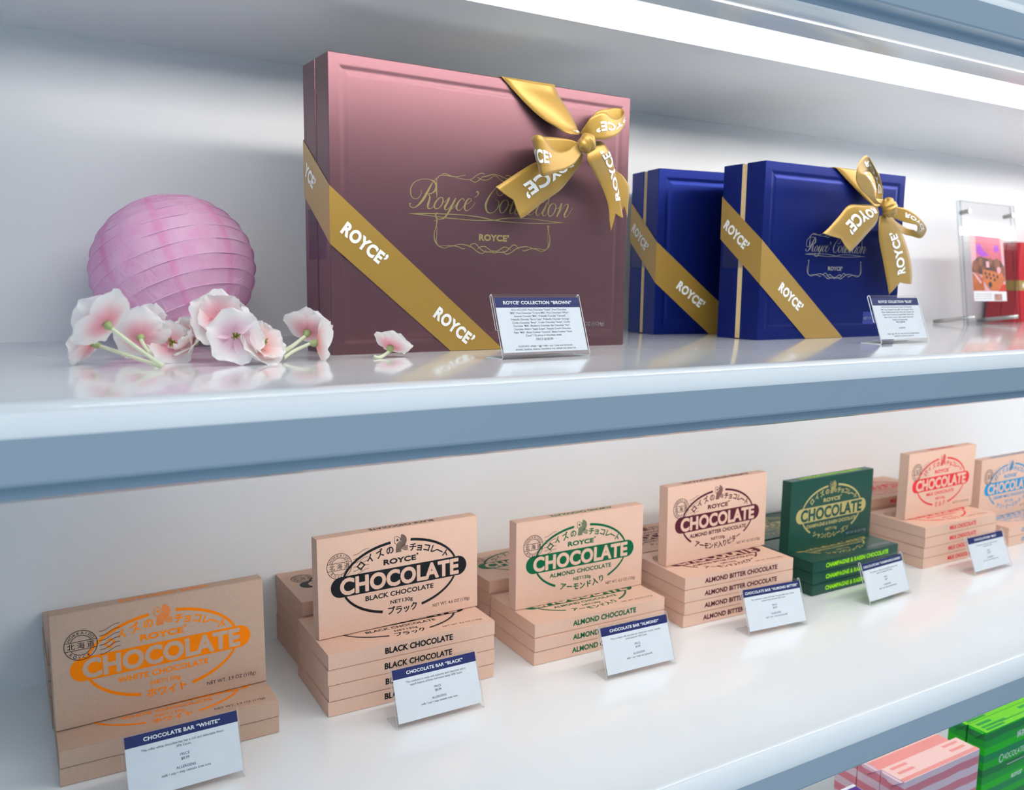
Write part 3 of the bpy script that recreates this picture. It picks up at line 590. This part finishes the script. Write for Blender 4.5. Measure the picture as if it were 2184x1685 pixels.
# --- large brown box
BRW, BRH, BRD = .3834, .3000, .0752
box, lid = gift_box('brown', (0, -.2830, 0), .0277, BRW, BRH, BRD, .0365, .0030, .0160, M_brown, M_brown, M_dark,
                    'large pearly brown gift box with gold ribbon bow and gold script', 'ribboned gift boxes')
emblem(lid, M_foil, None, None, 1, (0, 0), 1, (0, 0), (1, 0, 192.6), (1, 0, 0), (172.4, 211.9, 122.5, 6.4))
P = Print(lambda u, v, l: (u, -l, v), .0002); P.text('NET WT. 39.6 OZ (1124g)', 283*mm, 351.3*mm, 25.2*mm, 4.3*mm, .0); P.build('weight_lettering', INK['grey'], lid)
bd = diag_band(box, BRD, None, (170.8, 113.0), (223.9, 165.9), (205.0, 137.3))
P = Print(lambda u, v, l: (u, -.0007-l, v), .0003)
for u, v in ((10.2, 125.8), (115.2, 39.3)): slant(P, ROY, u, v, 57.0, 12.2, math.radians(-37.1), to=bd)
P.put = lambda u, v, l: (-.0007-l, .0752-u, v); slant(P, 'YCE\u2019', 1.5, 189.5, 36.0, 12.2, math.radians(-36), to=bd)
tp = MB(); tp.box(-.0004, -.0001, .012, .064, .098, .150); tp.build('clear_tape', M_tape, box)
def bow(r, B, kc, kr, krot, over, texts, notches, puffs={}):
    kn = knot(r, kc, *kr, krot, 'ribbon_bow')
    S = {}
    for k, s in B.items():
        rows = parse(s)
        nm = {'band': 'ribbon_over_lid'}.get(k, 'bow_loop' if 'loop' in k else 'bow_tail')
        o, S[k] = ribbon_piece(rows, nm, kn, notch=notches.get(k, 0), puff=puffs.get(k, 0))
    ribbon_piece(over, 'ribbon_over_edge', kn, smooth=False)
    for k, t, t0, t1, s0, s1, fl in texts:
        T = MB(); ribbon_text(T, S[k], t, t0, t1, s0, s1, fl); T.build('bow_lettering', INK['white'], kn)
    return kn
over = [tuple(x*mm for x in q) for q in ((160, 301, -74, 228, 301, -74), (199, 301, 1, 270, 301, 1), (199.6, 299.5, 2, 270.5, 298.5, 2))]
bow(box, BOW1, Vector((.2960, .2355, .031)), (.0125, .0100, .0098), .62, over,
    [('loop_right', ROY, 9.4/13, 2.4/13, .36, .68, -1), ('loop_left', ROY, 10.6/13, 4.3/13, .66, .36, 1), ('tail_left', ROY, .27, .80, .34, .66, 1), ('tail_right', ROY, 6.4/8, 1.6/8, .96, .60, 1),
     ('band', 'R', .93, .80, .62, .92, 1)],
    {'tail_left': .11, 'tail_right': .13, 'tail_spare': .13}, {'band': .004, 'tail_left': .002, 'tail_right': .003})
# --- two blue boxes
W2, H2, D2 = .3014, .2441, .0787
def blue_box(loc, yaw, label, crest=True):
    b, l = gift_box('blue', loc, yaw, W2, H2, D2, .0342, .0096, .0170, M_blue, M_blue, M_cream, label, 'ribboned gift boxes')
    if crest: emblem(l, M_foilb, None, None, .626, (86.3, 86.6), .652, (147.1, 120.8), (.778, 0, 152.0), (.765, 108.9, 87.2), (137, 168.5, 99, 5.0))
    P = Print(lambda u, v, l: (u, -l, v), .0002); P.rect(.2215, .262, .0195, .038); lb = P.build('weight_label', M_lbl, l)
    P = Print(lambda u, v, l: (u, -l, v), .0004); P.text('NET WT. 2', .2235, .2495, .0262, .0042, .0); P.build('weight_lettering', INK['grey'], lb)
    bd = diag_band(b, D2, None, (137.8, 77.4), (201.2, 141.4), (177.6, 97.7))
    P = Print(lambda u, v, l: (u, -.0007-l, v), .0003); slant(P, ROY, 35.5, 71.0, 57.0, 12.0, math.radians(-35.2), to=bd)
    P.put = lambda u, v, l: (-.0007-l, D2-u, v); slant(P, ROY, 4.4, 158.5, 57.5, 12.2, math.radians(-38.0), to=bd)
    tp = MB(); tp.box(-.0004, -.0001, .006, .0735, .100, .135); tp.build('clear_tape', M_tape, b)
    return b
M_lbl = mat('label_film', '2b3a86', .3, noise=.03)
b1 = blue_box((.6130, -.2772, 0), .0031, 'deep blue gift box in front, with a gold bow on its corner')
over = [tuple(x*mm for x in q) for q in ((100, 245, -78, 192, 245, -78), (137, 245, 1, 228, 245, 1), (138, 243.5, 2, 229, 243, 2))]
bow(b1, BOW2, Vector((.2195, .1905, .034)), (.0145, .0110, .0105), -1.05, over,
    [('loop_top', 'ROYC', 6.2/11, 10.4/11, .30, .66, -1), ('loop_right', ROY, 1.4/9, 4.4/9, .30, .62, -1), ('tail_left', ROY, .16, .74, .28, .62, 1), ('tail_down', ROY, 5.7/7, 2.0/7, .70, .42, 1), ('band', ROY, .05, .55, .42, .68, 1)],
    {'tail_left': .14, 'tail_down': .11}, {'band': .004, 'tail_down': .003, 'tail_left': .003})
b2 = blue_box((.5520, -.1286, 0), -.1512, 'deep blue gift box set back between the brown box and the front blue one', False)
# ------------------------------------------------------------------ paper lantern
def lantern():
    m = bpy.data.materials.new('pink_lantern_paper'); m.use_nodes = True
    nt = m.node_tree; N = nt.nodes; L = nt.links; p = N['Principled BSDF']; p.inputs['Roughness'].default_value = .75
    tc = N.new('ShaderNodeTexCoord')
    nz = N.new('ShaderNodeTexNoise'); nz.inputs['Scale'].default_value = 38; nz.inputs['Detail'].default_value = 6; L.new(tc.outputs['Object'], nz.inputs['Vector'])
    rp = N.new('ShaderNodeValToRGB'); e = rp.color_ramp.elements
    e[0].position = .3; e[0].color = (*hx('fab6de'), 1); e[1].position = .72; e[1].color = (*hx('ffd2ec'), 1)
    L.new(nz.outputs['Fac'], rp.inputs['Fac'])
    at = N.new('ShaderNodeAttribute'); at.attribute_name = 'Col'
    mx = N.new('ShaderNodeMixRGB'); mx.blend_type = 'MULTIPLY'; mx.inputs[0].default_value = 1
    L.new(rp.outputs['Color'], mx.inputs[1]); L.new(at.outputs['Color'], mx.inputs[2]); L.new(mx.outputs[0], p.inputs['Base Color'])
    n2 = N.new('ShaderNodeTexNoise'); n2.inputs['Scale'].default_value = 75; n2.inputs['Detail'].default_value = 6; n2.inputs['Distortion'].default_value = 1.2; L.new(tc.outputs['Object'], n2.inputs['Vector'])
    b = N.new('ShaderNodeBump'); b.inputs['Strength'].default_value = .55; b.inputs['Distance'].default_value = .004; L.new(n2.outputs['Fac'], b.inputs['Height']); L.new(b.outputs['Normal'], p.inputs['Normal'])
    t = N.new('ShaderNodeBsdfTranslucent'); L.new(mx.outputs[0], t.inputs['Color']); s = N.new('ShaderNodeMixShader'); s.inputs[0].default_value = .22
    L.new(p.outputs[0], s.inputs[1]); L.new(t.outputs[0], s.inputs[2]); L.new(s.outputs[0], N['Material Output'].inputs['Surface'])
    RA, RZ = .0890, .0830
    rad = lambda f: RA*math.sin(f)
    r = empty('paper_lantern', (-.1180, -.0900, .0845), 0, 'round pink ribbed paper lantern behind the blossoms', 'paper lantern', None)
    ax = Vector((-.22, .42, .86)).normalized(); q = Vector((0, 0, 1)).rotation_difference(ax)
    r.rotation_mode = 'QUATERNION'; r.rotation_quaternion = q
    nr, sub, na = 13, 7, 128; f0 = .30; rows = nr*sub
    mb = MB(); cols = []
    for i in range(rows+1):
        w = i/sub; f = f0+(PI-2*f0)*i/rows; fr = w-math.floor(w)
        dip = .0013*math.sin(PI*fr)**.8 if 0 < fr < 1 else 0
        for k in range(na):
            a = 2*PI*k/na; seam = abs(((a/(2*PI)*8+.27) % 1)-.5)
            wob = .0006*math.sin(7*a+3*f)+.0004*math.sin(17*a-5*f)
            rr = rad(f)-dip+wob+(.0006 if seam > .455 else 0)
            mb.v.append((rr*math.cos(a), rr*math.sin(a), RZ*math.cos(f)-dip*math.cos(f)*.6))
            c = (1.0, .80, .90) if seam > .44 else (1, 1, 1)
            cols.append(c)
    for i in range(rows):
        for k in range(na): mb.f.append((i*na+k, (i+1)*na+k, (i+1)*na+(k+1) % na, i*na+(k+1) % na)); mb.m.append(0)
    o = mb.build('paper_shade', m, r, smooth=True, attr=cols)
    for f, nm in ((f0, 'rim_ring'), (PI-f0, 'rim_ring')):
        g = MB(); g.tube([(rad(f)*math.cos(2*PI*k/48), rad(f)*math.sin(2*PI*k/48), RZ*math.cos(f)) for k in range(49)], .0009, 6, cap=False); g.build(nm, M_metal, r, smooth=True)
    g = MB()
    for i in range(1, nr):
        f = f0+(PI-2*f0)*i/nr
        g.tube([((rad(f)+.0004)*math.cos(2*PI*k/64), (rad(f)+.0004)*math.sin(2*PI*k/64), RZ*math.cos(f)) for k in range(65)], .0005, 5, cap=False)
    g.build('wire_rib', mat('rib_paper', 'f7c9e6', .7, noise=.05), r, smooth=True)
    return r
lantern()
# ------------------------------------------------------------------ artificial cherry blossoms
M_petal = mat('silk_petal', 'fbe9e6', .65, vcol='Col', trans=.38, sheen=.2)
M_stem = mat('pale_green_stem', 'dfe3c0', .5, noise=.08)
M_calyx = mat('calyx_green', '9fae72', .55, noise=.15, nscale=300)
M_stam = mat('stamen_olive', '8f8a2c', .6, noise=.2, nscale=400)
def petals(R, cup, n, seed, layers, pk):
    rg = random.Random(seed); mb = MB(); cols = []
    white = lin((1, .985, .975)); pinks = {'pink': lin((.99, .72, .77)), 'peach': lin((1, .77, .74)), 'mauve': lin((.96, .80, .87))}[pk]
    nu, nv = 12, 12
    for ly in range(layers):
        sc_ = 1-.2*ly
        for k in range(n):
            a0 = 2*PI*k/n+ly*PI/n+rg.uniform(-.1, .1); W = R*sc_*rg.uniform(.66, .76); Ln = R*sc_*rg.uniform(.93, 1.06)
            cp = cup+.42*ly+rg.uniform(-.12, .12); ph = rg.uniform(0, 6); dz = .0009*(k % 2)+.0006*ly
            base = len(mb.v)
            for i in range(nu+1):
                u = i/nu
                for j in range(nv+1):
                    v = 2*j/nv-1
                    wd = W*(math.sin(PI*min(1, .08+.80*u**.85)))**.7*(1-.10*u)
                    rr = Ln*(u-.20*u**3*abs(v)**2.4-.035*u**6*max(0, 1-abs(v)*3))
                    x = rr; y = wd*v
                    z = cp*Ln*u**1.6*.9-.25*Ln*u**4*cup+.11*R*v*v*(1-u)+.045*R*u**2*math.sin(4.2*v+ph)+.016*R*u**3*math.sin(8*v+2*ph)+dz
                    rs = math.sqrt(max(.2, 1-(z/Ln*.6)**2))
                    mb.v.append(((x*math.cos(a0)-y*math.sin(a0))*rs, (x*math.sin(a0)+y*math.cos(a0))*rs, z))
                    rad_ = math.hypot(x, y)/R; g = max(0, min(1, (rad_-.12)/.70)); g = g*g*(3-2*g)
                    cols.append(tuple(p*(1-g)+w_*g for p, w_ in zip(pinks, white)))
            for i in range(nu):
                for j in range(nv):
                    b = base+i*(nv+1)+j; mb.f.append((b, b+1, b+nv+2, b+nv+1)); mb.m.append(0)
    return mb, cols
def blossom(loc, facing, R, cup, seed, label, stem=None, layers=1, pk='pink', n=5, roll=0, stamens=True):
    r = empty('cherry_blossom', loc, 0, label, 'artificial flower', 'scattered silk cherry blossoms')
    f = Vector(facing).normalized(); r.rotation_mode = 'QUATERNION'; q = Vector((0, 0, 1)).rotation_difference(f)
    from mathutils import Quaternion
    q = q @ Quaternion((0, 0, 1), roll); r.rotation_quaternion = q
    mb, cols = petals(R, cup, n, seed, layers, pk); mb.build('petals', M_petal, r, smooth=True, attr=cols)
    c = MB(); c.tube([(0, 0, -.0075), (0, 0, -.005), (0, 0, -.002), (0, 0, .0008)], [.0014, .0030, .0038, .0030], 10); c.build('calyx', M_calyx, r, smooth=True)
    if stamens:
        s = MB(); rg = random.Random(seed)
        for k in range(16):
            a = rg.uniform(0, 2*PI); t = rg.uniform(.1, .62); l = R*rg.uniform(.20, .36)
            e = (l*math.sin(t)*math.cos(a), l*math.sin(t)*math.sin(a), l*math.cos(t)+.002)
            s.tube([(0, 0, .001), (e[0]*.5, e[1]*.5, e[2]*.62), e, (e[0]*1.05, e[1]*1.05, e[2]*1.1)], [.0005, .0004, .0008, .0003], 5)
        s.build('stamens', M_stam, r, smooth=True)
    if stem:
        inv = q.to_matrix().transposed(); S = MB()
        for ends in (stem if isinstance(stem, list) else [stem]):
            e = inv @ (Vector(ends)-Vector(loc)); a = Vector((0, 0, -.006))
            mid = a.lerp(e, .5)+Vector((.0, .0, -.003)); S.tube(crom([tuple(a), tuple(mid), tuple(e)], 5), [.0017]*9+[.0019, .0024], 8)
        S.build('stem', M_stem, r, smooth=True)
    return r
LB = 'silk blossom '
blossom((-.2150, -.3400, .0385), (-.55, .62, .62), .0300, .42, 1, 'pale pink silk blossom at far left, seen from behind, long stem reaching right', (-.1745, -.3600, .0030), roll=.5, stamens=False)
blossom((-.2220, -.2960, .0190), (-.72, .42, .30), .0265, .55, 2, 'silk blossom lying on its side at the very left edge of the spray', (-.1760, -.3560, .0026), roll=.3, stamens=False)
blossom((-.1840, -.3060, .0245), (.15, .93, .30), .0260, .40, 3, 'pink silk blossom turned to the lantern, just right of the long stem', (-.1800, -.3270, .0120), pk='pink', roll=.9, stamens=False)
blossom((-.1735, -.2700, .0290), (-.25, .55, .80), .0240, .75, 4, 'mauve tinted silk blossom half hidden under the lantern', pk='mauve', roll=.2, stamens=False)
blossom((-.1590, -.3000, .0165), (.05, -.90, .30), .0225, .30, 5, 'small open silk blossom with dark centre low between the two big groups', pk='pink', roll=.35)
blossom((-.1390, -.2960, .0195), (-.75, -.35, .45), .0240, .70, 6, 'ruffled peach tinted silk blossom at left of the central cluster', pk='peach', roll=.0, layers=2)
blossom((-.1165, -.3060, .0390), (.02, -.93, .36), .0300, .30, 7, 'topmost silk blossom of the central cluster, open towards the front', pk='pink', roll=.3, layers=2)
blossom((-.1120, -.3440, .0255), (.08, -.98, .12), .0280, .26, 8, 'large open silk blossom at the front of the central cluster', pk='mauve', roll=.9, layers=1, n=6)
blossom((-.0880, -.3360, .0155), (.42, -.72, .55), .0270, .38, 9, 'peach hearted silk blossom at lower right of the central cluster', pk='peach', roll=.2, layers=2)
blossom((-.0330, -.3080, .0265), (.48, .52, .62), .0255, .50, 10, 'upper silk blossom of the pair beside the brown box', [(-.0660, -.3180, .0045), (-.0640, -.3100, .0060)], roll=.4, stamens=False, layers=2)
blossom((-.0300, -.3270, .0165), (.86, -.05, .02), .0245, .50, 11, 'lower peach edged silk blossom of the pair beside the brown box', (-.0640, -.3320, .0035), pk='peach', roll=.1, stamens=False)
blossom((.0460, -.3280, .0110), (.45, .35, .75), .0215, .52, 12, 'single small silk blossom lying before the brown gift box', (.0240, -.3400, .0022), roll=.55, stamens=False)
# ------------------------------------------------------------------ acrylic poster stand and red box at the far right
r = empty('acrylic_poster_stand', (1.3594, -.1214, 0), .0476, 'clear acrylic poster stand on steel rods holding a chocolate picture', 'display stand')
FLN, FW, FH = .1469, .2031, .2494
def fput(u, v, l): return (u, v*math.sin(FLN)-l*math.cos(FLN), .0004+v*math.cos(FLN)+l*math.sin(FLN))
M_acrs = acrylic('thick_clear_acrylic', (.965, .968, .972))
def slab(name, l0, l1, parent):
    m = MB(); q = [fput(u, v, l) for l in (l0, l1) for u, v in ((0, 0), (FW, 0), (FW, FH), (0, FH))]
    m.add(q, [(3, 2, 1, 0), (4, 5, 6, 7)], 0); m.add(q, [(0, 1, 5, 4), (1, 2, 6, 5), (2, 3, 7, 6), (3, 0, 4, 7)], 1)
    return m.build(name, [M_acrs, acrylic('acrylic_side', (.66, .72, .74), .05, 1.49)], parent)
slab('front_acrylic_sheet', -.0045, 0, r); slab('back_acrylic_sheet', -.011, -.0065, r)
for u in (.020, FW-.018):
    m = MB(); m.tube([fput(u, FH-.022, .0035), fput(u, FH-.022, -.0145)], .0042, 14); m.tube([fput(u, FH-.022, .0055), fput(u, FH-.022, .0035)], [.0050, .0058], 14); m.build('standoff_screw', M_metal, r, smooth=False)
    m = MB(); a = fput(u-.004, .016, .004); m.tube([a, (a[0]-.004, .0800, .0047)], .0042, 14); m.build('support_rod', M_metal, r, smooth=True)
M_pink = mat('print_pink', 'e0607f', .4, noise=.12, nscale=30); M_choc = mat('print_chocolate', '5a2413', .4, noise=.45, nscale=60); M_orng = mat('print_caramel', 'c9661a', .4, noise=.25, nscale=70)
P = Print(fput, -.0051); cu0, cu1, cv0, cv1 = .0330, .1590, .0490, .1850
P.rect(cu0, cu1, cv0, cv1)
card = P.build('picture_card', mat('print_blush', 'f0b5bd', .4, noise=.05), r)
def disc(P, u, v, ru, rv, lift=0, n=20): P.poly([(u+ru*math.cos(2*PI*k/n), v+rv*math.sin(2*PI*k/n)) for k in range(n)], lift=lift)
P = Print(fput, -.0049)
P.poly([(.052, .130), (.052, .182), (.145, .182), (.150, .122), (.125, .112), (.100, .120)]); P.build('printed_backdrop', M_pink, card)
P = Print(fput, -.0048); P.poly([(.054, .148), (.056, .164), (.068, .165), (.080, .152), (.100, .142), (.070, .140)]); P.poly([(.120, .150), (.121, .164), (.138, .164), (.138, .152)]); P.build('printed_light', mat('print_violet', 'b02ad6', .4, noise=.1), card)
P = Print(fput, -.0047); P.poly([(.0335, .116), (.050, .136), (.066, .140), (.110, .134), (.140, .134), (.157, .120), (.157, .090), (.110, .098), (.060, .104), (.0335, .108)]); P.build('printed_shadow', M_choc, card)
P = Print(fput, -.0046)
for k, (u, v, r_) in enumerate(((.046, .120, .011), (.066, .128, .009), (.104, .130, .008), (.128, .126, .011), (.148, .112, .009), (.076, .114, .007))): disc(P, u, v, r_, r_*1.05, k*3e-6)
P.build('printed_truffles', mat('print_truffle', '8f4a1c', .4, noise=.35, nscale=55), card)
P = Print(fput, -.0045); P.poly([(.0345, .071), (.0345, .104), (.052, .108), (.072, .092), (.076, .071)]); P.poly([(.068, .094), (.074, .114), (.108, .111), (.148, .106), (.157, .094), (.132, .071), (.098, .071)], lift=2e-6); P.build('printed_caramels', M_orng, card)
P = Print(fput, -.0044)
for u, v in ((.082, .106), (.097, .104), (.112, .102), (.127, .099), (.086, .098), (.101, .096), (.116, .093)): disc(P, u, v, .0042, .0034)
disc(P, .098, .083, .007, .006, 2e-6); P.build('printed_almonds', mat('print_dark', '2c120a', .4, noise=.2), card)
P = Print(fput, -.0043); P.rect(.086, .098, .118, .130); disc(P, .134, .113, .008, .007, 2e-6); P.poly([(.036, .104), (.040, .108), (.066, .088), (.062, .084)], lift=4e-6); P.build('printed_sweets', mat('print_pale_pink', 'eba9b4', .4, noise=.15, nscale=90), card)
P = Print(fput, -.0045); P.rect(.128, .158, .066, .084); P.build('printed_cherry', mat('print_red', 'd8221e', .4, noise=.2, nscale=80), card)
P = Print(fput, -.0042); P.rect(.0335, .1585, .0492, .0690); P.build('caption_strip', M_card, card)
P = Print(fput, -.0041)
for k in range(3): P.rect(.038, .100, .0540+.0045*k, .0549+.0045*k)
P.rect(.110, .140, .0505, .0640); P.build('caption_lines', mat('print_soft_red', 'b88078', .4, noise=.5, nscale=120), card)
rb = empty('red_gift_box', (1.6200, -.0620, 0), .0, 'glossy red gift box with a gold ribbon behind the acrylic poster stand', 'gift box', 'ribboned gift boxes')
m = MB(); m.box(0, .30, 0, .0300, 0, .1740); m.build('lid', mat('red_board', 'b3101f', .35, noise=.08, nscale=60), rb, bevel=.001)
m = MB(); m.box(0, .30, .0310, .0650, 0, .1740); m.build('base', MATS['red_board'], rb, bevel=.001)
m = MB(); m.box(-.0008, .3008, -.0008, .0658, .070, .092); b = m.build('ribbon_band', M_ribbon, rb)
P = Print(lambda u, v, l: (u, -.0008-l, v)); P.text(ROY, .020, .070, .0765, .0090, .05); P.build('band_lettering', INK['white'], b)
# ------------------------------------------------------------------ striped cartons on the lowest shelf
def stripe_mat(name, cols, per, seed, rough=.4):
    m = bpy.data.materials.new(name); m.use_nodes = True; nt = m.node_tree; N = nt.nodes; L = nt.links; p = N['Principled BSDF']; p.inputs['Roughness'].default_value = rough
    tc = N.new('ShaderNodeTexCoord'); sp = N.new('ShaderNodeSeparateXYZ'); L.new(tc.outputs['Object'], sp.inputs[0])
    nz = N.new('ShaderNodeTexNoise'); nz.inputs['Scale'].default_value = 14; L.new(tc.outputs['Object'], nz.inputs['Vector'])
    a = N.new('ShaderNodeMath'); a.operation = 'MULTIPLY_ADD'; a.inputs[1].default_value = .006; L.new(nz.outputs['Fac'], a.inputs[0]); L.new(sp.outputs['Z'], a.inputs[2])
    d = N.new('ShaderNodeMath'); d.operation = 'DIVIDE'; d.inputs[1].default_value = per; L.new(a.outputs[0], d.inputs[0])
    f = N.new('ShaderNodeMath'); f.operation = 'FRACT'; L.new(d.outputs[0], f.inputs[0])
    r = N.new('ShaderNodeValToRGB'); r.color_ramp.interpolation = 'CONSTANT'; n = len(cols)
    while len(r.color_ramp.elements) < n: r.color_ramp.elements.new(.5)
    for i, c in enumerate(cols): r.color_ramp.elements[i].position = i/n; r.color_ramp.elements[i].color = (*hx(c), 1)
    L.new(f.outputs[0], r.inputs['Fac']); L.new(r.outputs['Color'], p.inputs['Base Color']); MATS[name] = m; return m
M_ps = stripe_mat('pink_stripes', ['f58e98', 'fbd6dc'], .0245, 1); M_pt = mat('pink_carton_top', 'f6cdc6', .4, noise=.03); M_pb = mat('pink_bar', 'f09a94', .4, noise=.03)
M_gs = stripe_mat('green_stripes', ['10b820', '0c9452', '1cc818', '0fa836', '12843f'], .060, 2); M_gt = mat('green_carton_top', '74d414', .4, noise=.03); M_gb = mat('green_bar', '0d9a3a', .4, noise=.03)
def wafer_carton(loc, w, d, h, ms, mt, mb_, label, group, bars, texts=False, seam=None):
    r = empty('striped_carton', loc, 0, label, 'chocolate box', group)
    m = MB(); m.box(0, w, 0, d, 0, h); o = m.build('carton', [ms, mt], r, bevel=.0008)
    for p in o.data.polygons:
        if p.normal.z > .9: p.material_index = 1
    P = Print(lambda u, v, l: (u, v, h+l))
    for u0, u1, v0, v1 in bars: P.rect(u0*w, u1*w, v0*d, v1*d)
    P.build('top_stripes', mb_, r)
    f = MB(); e = .0006   # folded gable flap on the left end
    f.add([(-e, .05*d, h-.001), (-e, .95*d, h-.001), (-e, .5*d, h-.016), (-.0035, .5*d, h-.0145), (-.0025, .12*d, h-.003), (-.0025, .88*d, h-.003)], [(4, 3, 5), (0, 2, 3, 4), (5, 3, 2, 1), (0, 4, 5, 1)])
    f.build('end_flap', ms, r)
    if texts:
        P = Print(lambda u, v, l: (u, -l, v)); P.text('C', .042, .052, h-.062, .0135, .0); P.text('HOCOLATE', .053, .112, h-.060, .0095, .0); P.text('W', .117, .131, h-.062, .0135, .0); P.text('AFERS', .132, .168, h-.060, .0095, .0)
        P.text('ROYCE\u2019', .082, .112, h-.098, .0062, .04)
        for i, c in enumerate('\u62b9\u8336'): P.char(c, .093+.0115*i, h-.026, .0125, .1, .01)
        P.rect(.066, .160, h-.0715, h-.0705)
        P.build('carton_lettering', INK['white'], r)
    return r
PK = 'pink striped wafer cartons'; GN = 'green striped wafer cartons'
pb = [(.0, 1, .02, .20), (.06, .26, .40, .54), (.06, .26, .72, .86), (.74, .94, .40, .54), (.74, .94, .72, .86)]
wafer_carton((.7460, -.4620, -.8400), .1760, .0375, .2400, M_ps, M_pt, M_pb, 'pink and white striped carton, frontmost of the pink row', PK, pb)
wafer_carton((.7470, -.4230, -.8400), .1640, .0370, .2370, M_ps, M_pb, M_pt, 'pink and white striped carton directly behind the front pink one', PK, [(.0, 1, .55, .62)])
wafer_carton((.7480, -.3840, -.8400), .1640, .0370, .2390, M_ps, M_pt, M_pb, 'pink and white striped carton at the back, nearly hidden by the shelf', PK, pb)
gb = [(.05, .32, .10, .24), (.05, .40, .34, .48), (.30, 1, .30, .36), (.05, .26, .62, .80), (.70, .95, .62, .80)]
wafer_carton((.9750, -.4400, -.8400), .1760, .0290, .2400, M_gs, M_gt, M_gb, 'green striped wafer carton with white lettering, frontmost of the green row', GN, gb, True)
wafer_carton((.9770, -.4075, -.8400), .1760, .0290, .2370, M_gs, M_gt, M_gb, 'green striped wafer carton just behind the lettered green one', GN, gb)
pc = empty('purple_carton', (.5480, -.5060, -.8400), 0, 'purple carton with a white rim before the pink striped cartons', 'chocolate box')
m = MB(); m.box(0, .1600, 0, .0920, 0, .2200); m.build('carton', mat('purple_board', '5a2d92', .4, noise=.06), pc, bevel=.0006)
m = MB(); m.box(0, .1600, .0921, .0965, 0, .2204); m.build('back_rim', M_card, pc)
# ------------------------------------------------------------------ daylight of the shop, camera
wd = bpy.data.worlds.new('shop_daylight'); sc.world = wd; wd.use_nodes = True
nt = wd.node_tree; N = nt.nodes; L = nt.links
bg = N['Background']; tc = N.new('ShaderNodeTexCoord'); sp = N.new('ShaderNodeSeparateXYZ'); L.new(tc.outputs['Generated'], sp.inputs[0])
mr = N.new('ShaderNodeMapRange'); mr.inputs[1].default_value = -.9; mr.inputs[2].default_value = .9; L.new(sp.outputs['X'], mr.inputs[0])
rp = N.new('ShaderNodeValToRGB'); rp.color_ramp.elements[0].color = (*WCOL0, 1); rp.color_ramp.elements[1].color = (*WCOL1, 1)
L.new(mr.outputs[0], rp.inputs['Fac'])
mz = N.new('ShaderNodeMapRange'); mz.inputs[1].default_value = .15; mz.inputs[2].default_value = .80; L.new(sp.outputs['Z'], mz.inputs[0])
mxw = N.new('ShaderNodeMixRGB'); L.new(mz.outputs[0], mxw.inputs[0]); L.new(rp.outputs['Color'], mxw.inputs[1]); mxw.inputs[2].default_value = (*WTOP, 1)
L.new(mxw.outputs[0], bg.inputs['Color']); bg.inputs['Strength'].default_value = WSTR
cd = bpy.data.cameras.new('camera'); cam = bpy.data.objects.new('camera', cd); COL.objects.link(cam)
CX, CY, CZ, YAW, PITCH, ROLL, FPX = -.290100646, -1.13755653, .0799074954, .533916044, -.13326431, .0131458836, 1841.03154
cy, sy, cp, sp_, cr, sr = math.cos(YAW), math.sin(YAW), math.cos(PITCH), math.sin(PITCH), math.cos(ROLL), math.sin(ROLL)
f = Vector((sy*cp, cy*cp, sp_)); rt = Vector((cy, -sy, 0)); up = rt.cross(f)
r2 = cr*rt+sr*up; u2 = -sr*rt+cr*up
M = Matrix((r2, u2, -f)).transposed().to_4x4(); M.translation = Vector((CX, CY, CZ)); cam.matrix_world = M
cd.sensor_width = 36; cd.sensor_fit = 'HORIZONTAL'; cd.lens = FPX/2184*36; cd.clip_start = .02
cd.dof.use_dof = True; cd.dof.focus_distance = .96; cd.dof.aperture_fstop = 6.0
sc.camera = cam
vs = sc.view_settings; vs.view_transform = 'Standard'; vs.look = 'None'; vs.gamma = 1; vs.use_curve_mapping = False; vs.exposure = EXPO
sc.cycles.max_bounces = 10; sc.cycles.transparent_max_bounces = 16; sc.cycles.caustics_refractive = False; sc.cycles.caustics_reflective = False
sc.cycles.sample_clamp_indirect = 6; sc.cycles.use_denoising = True
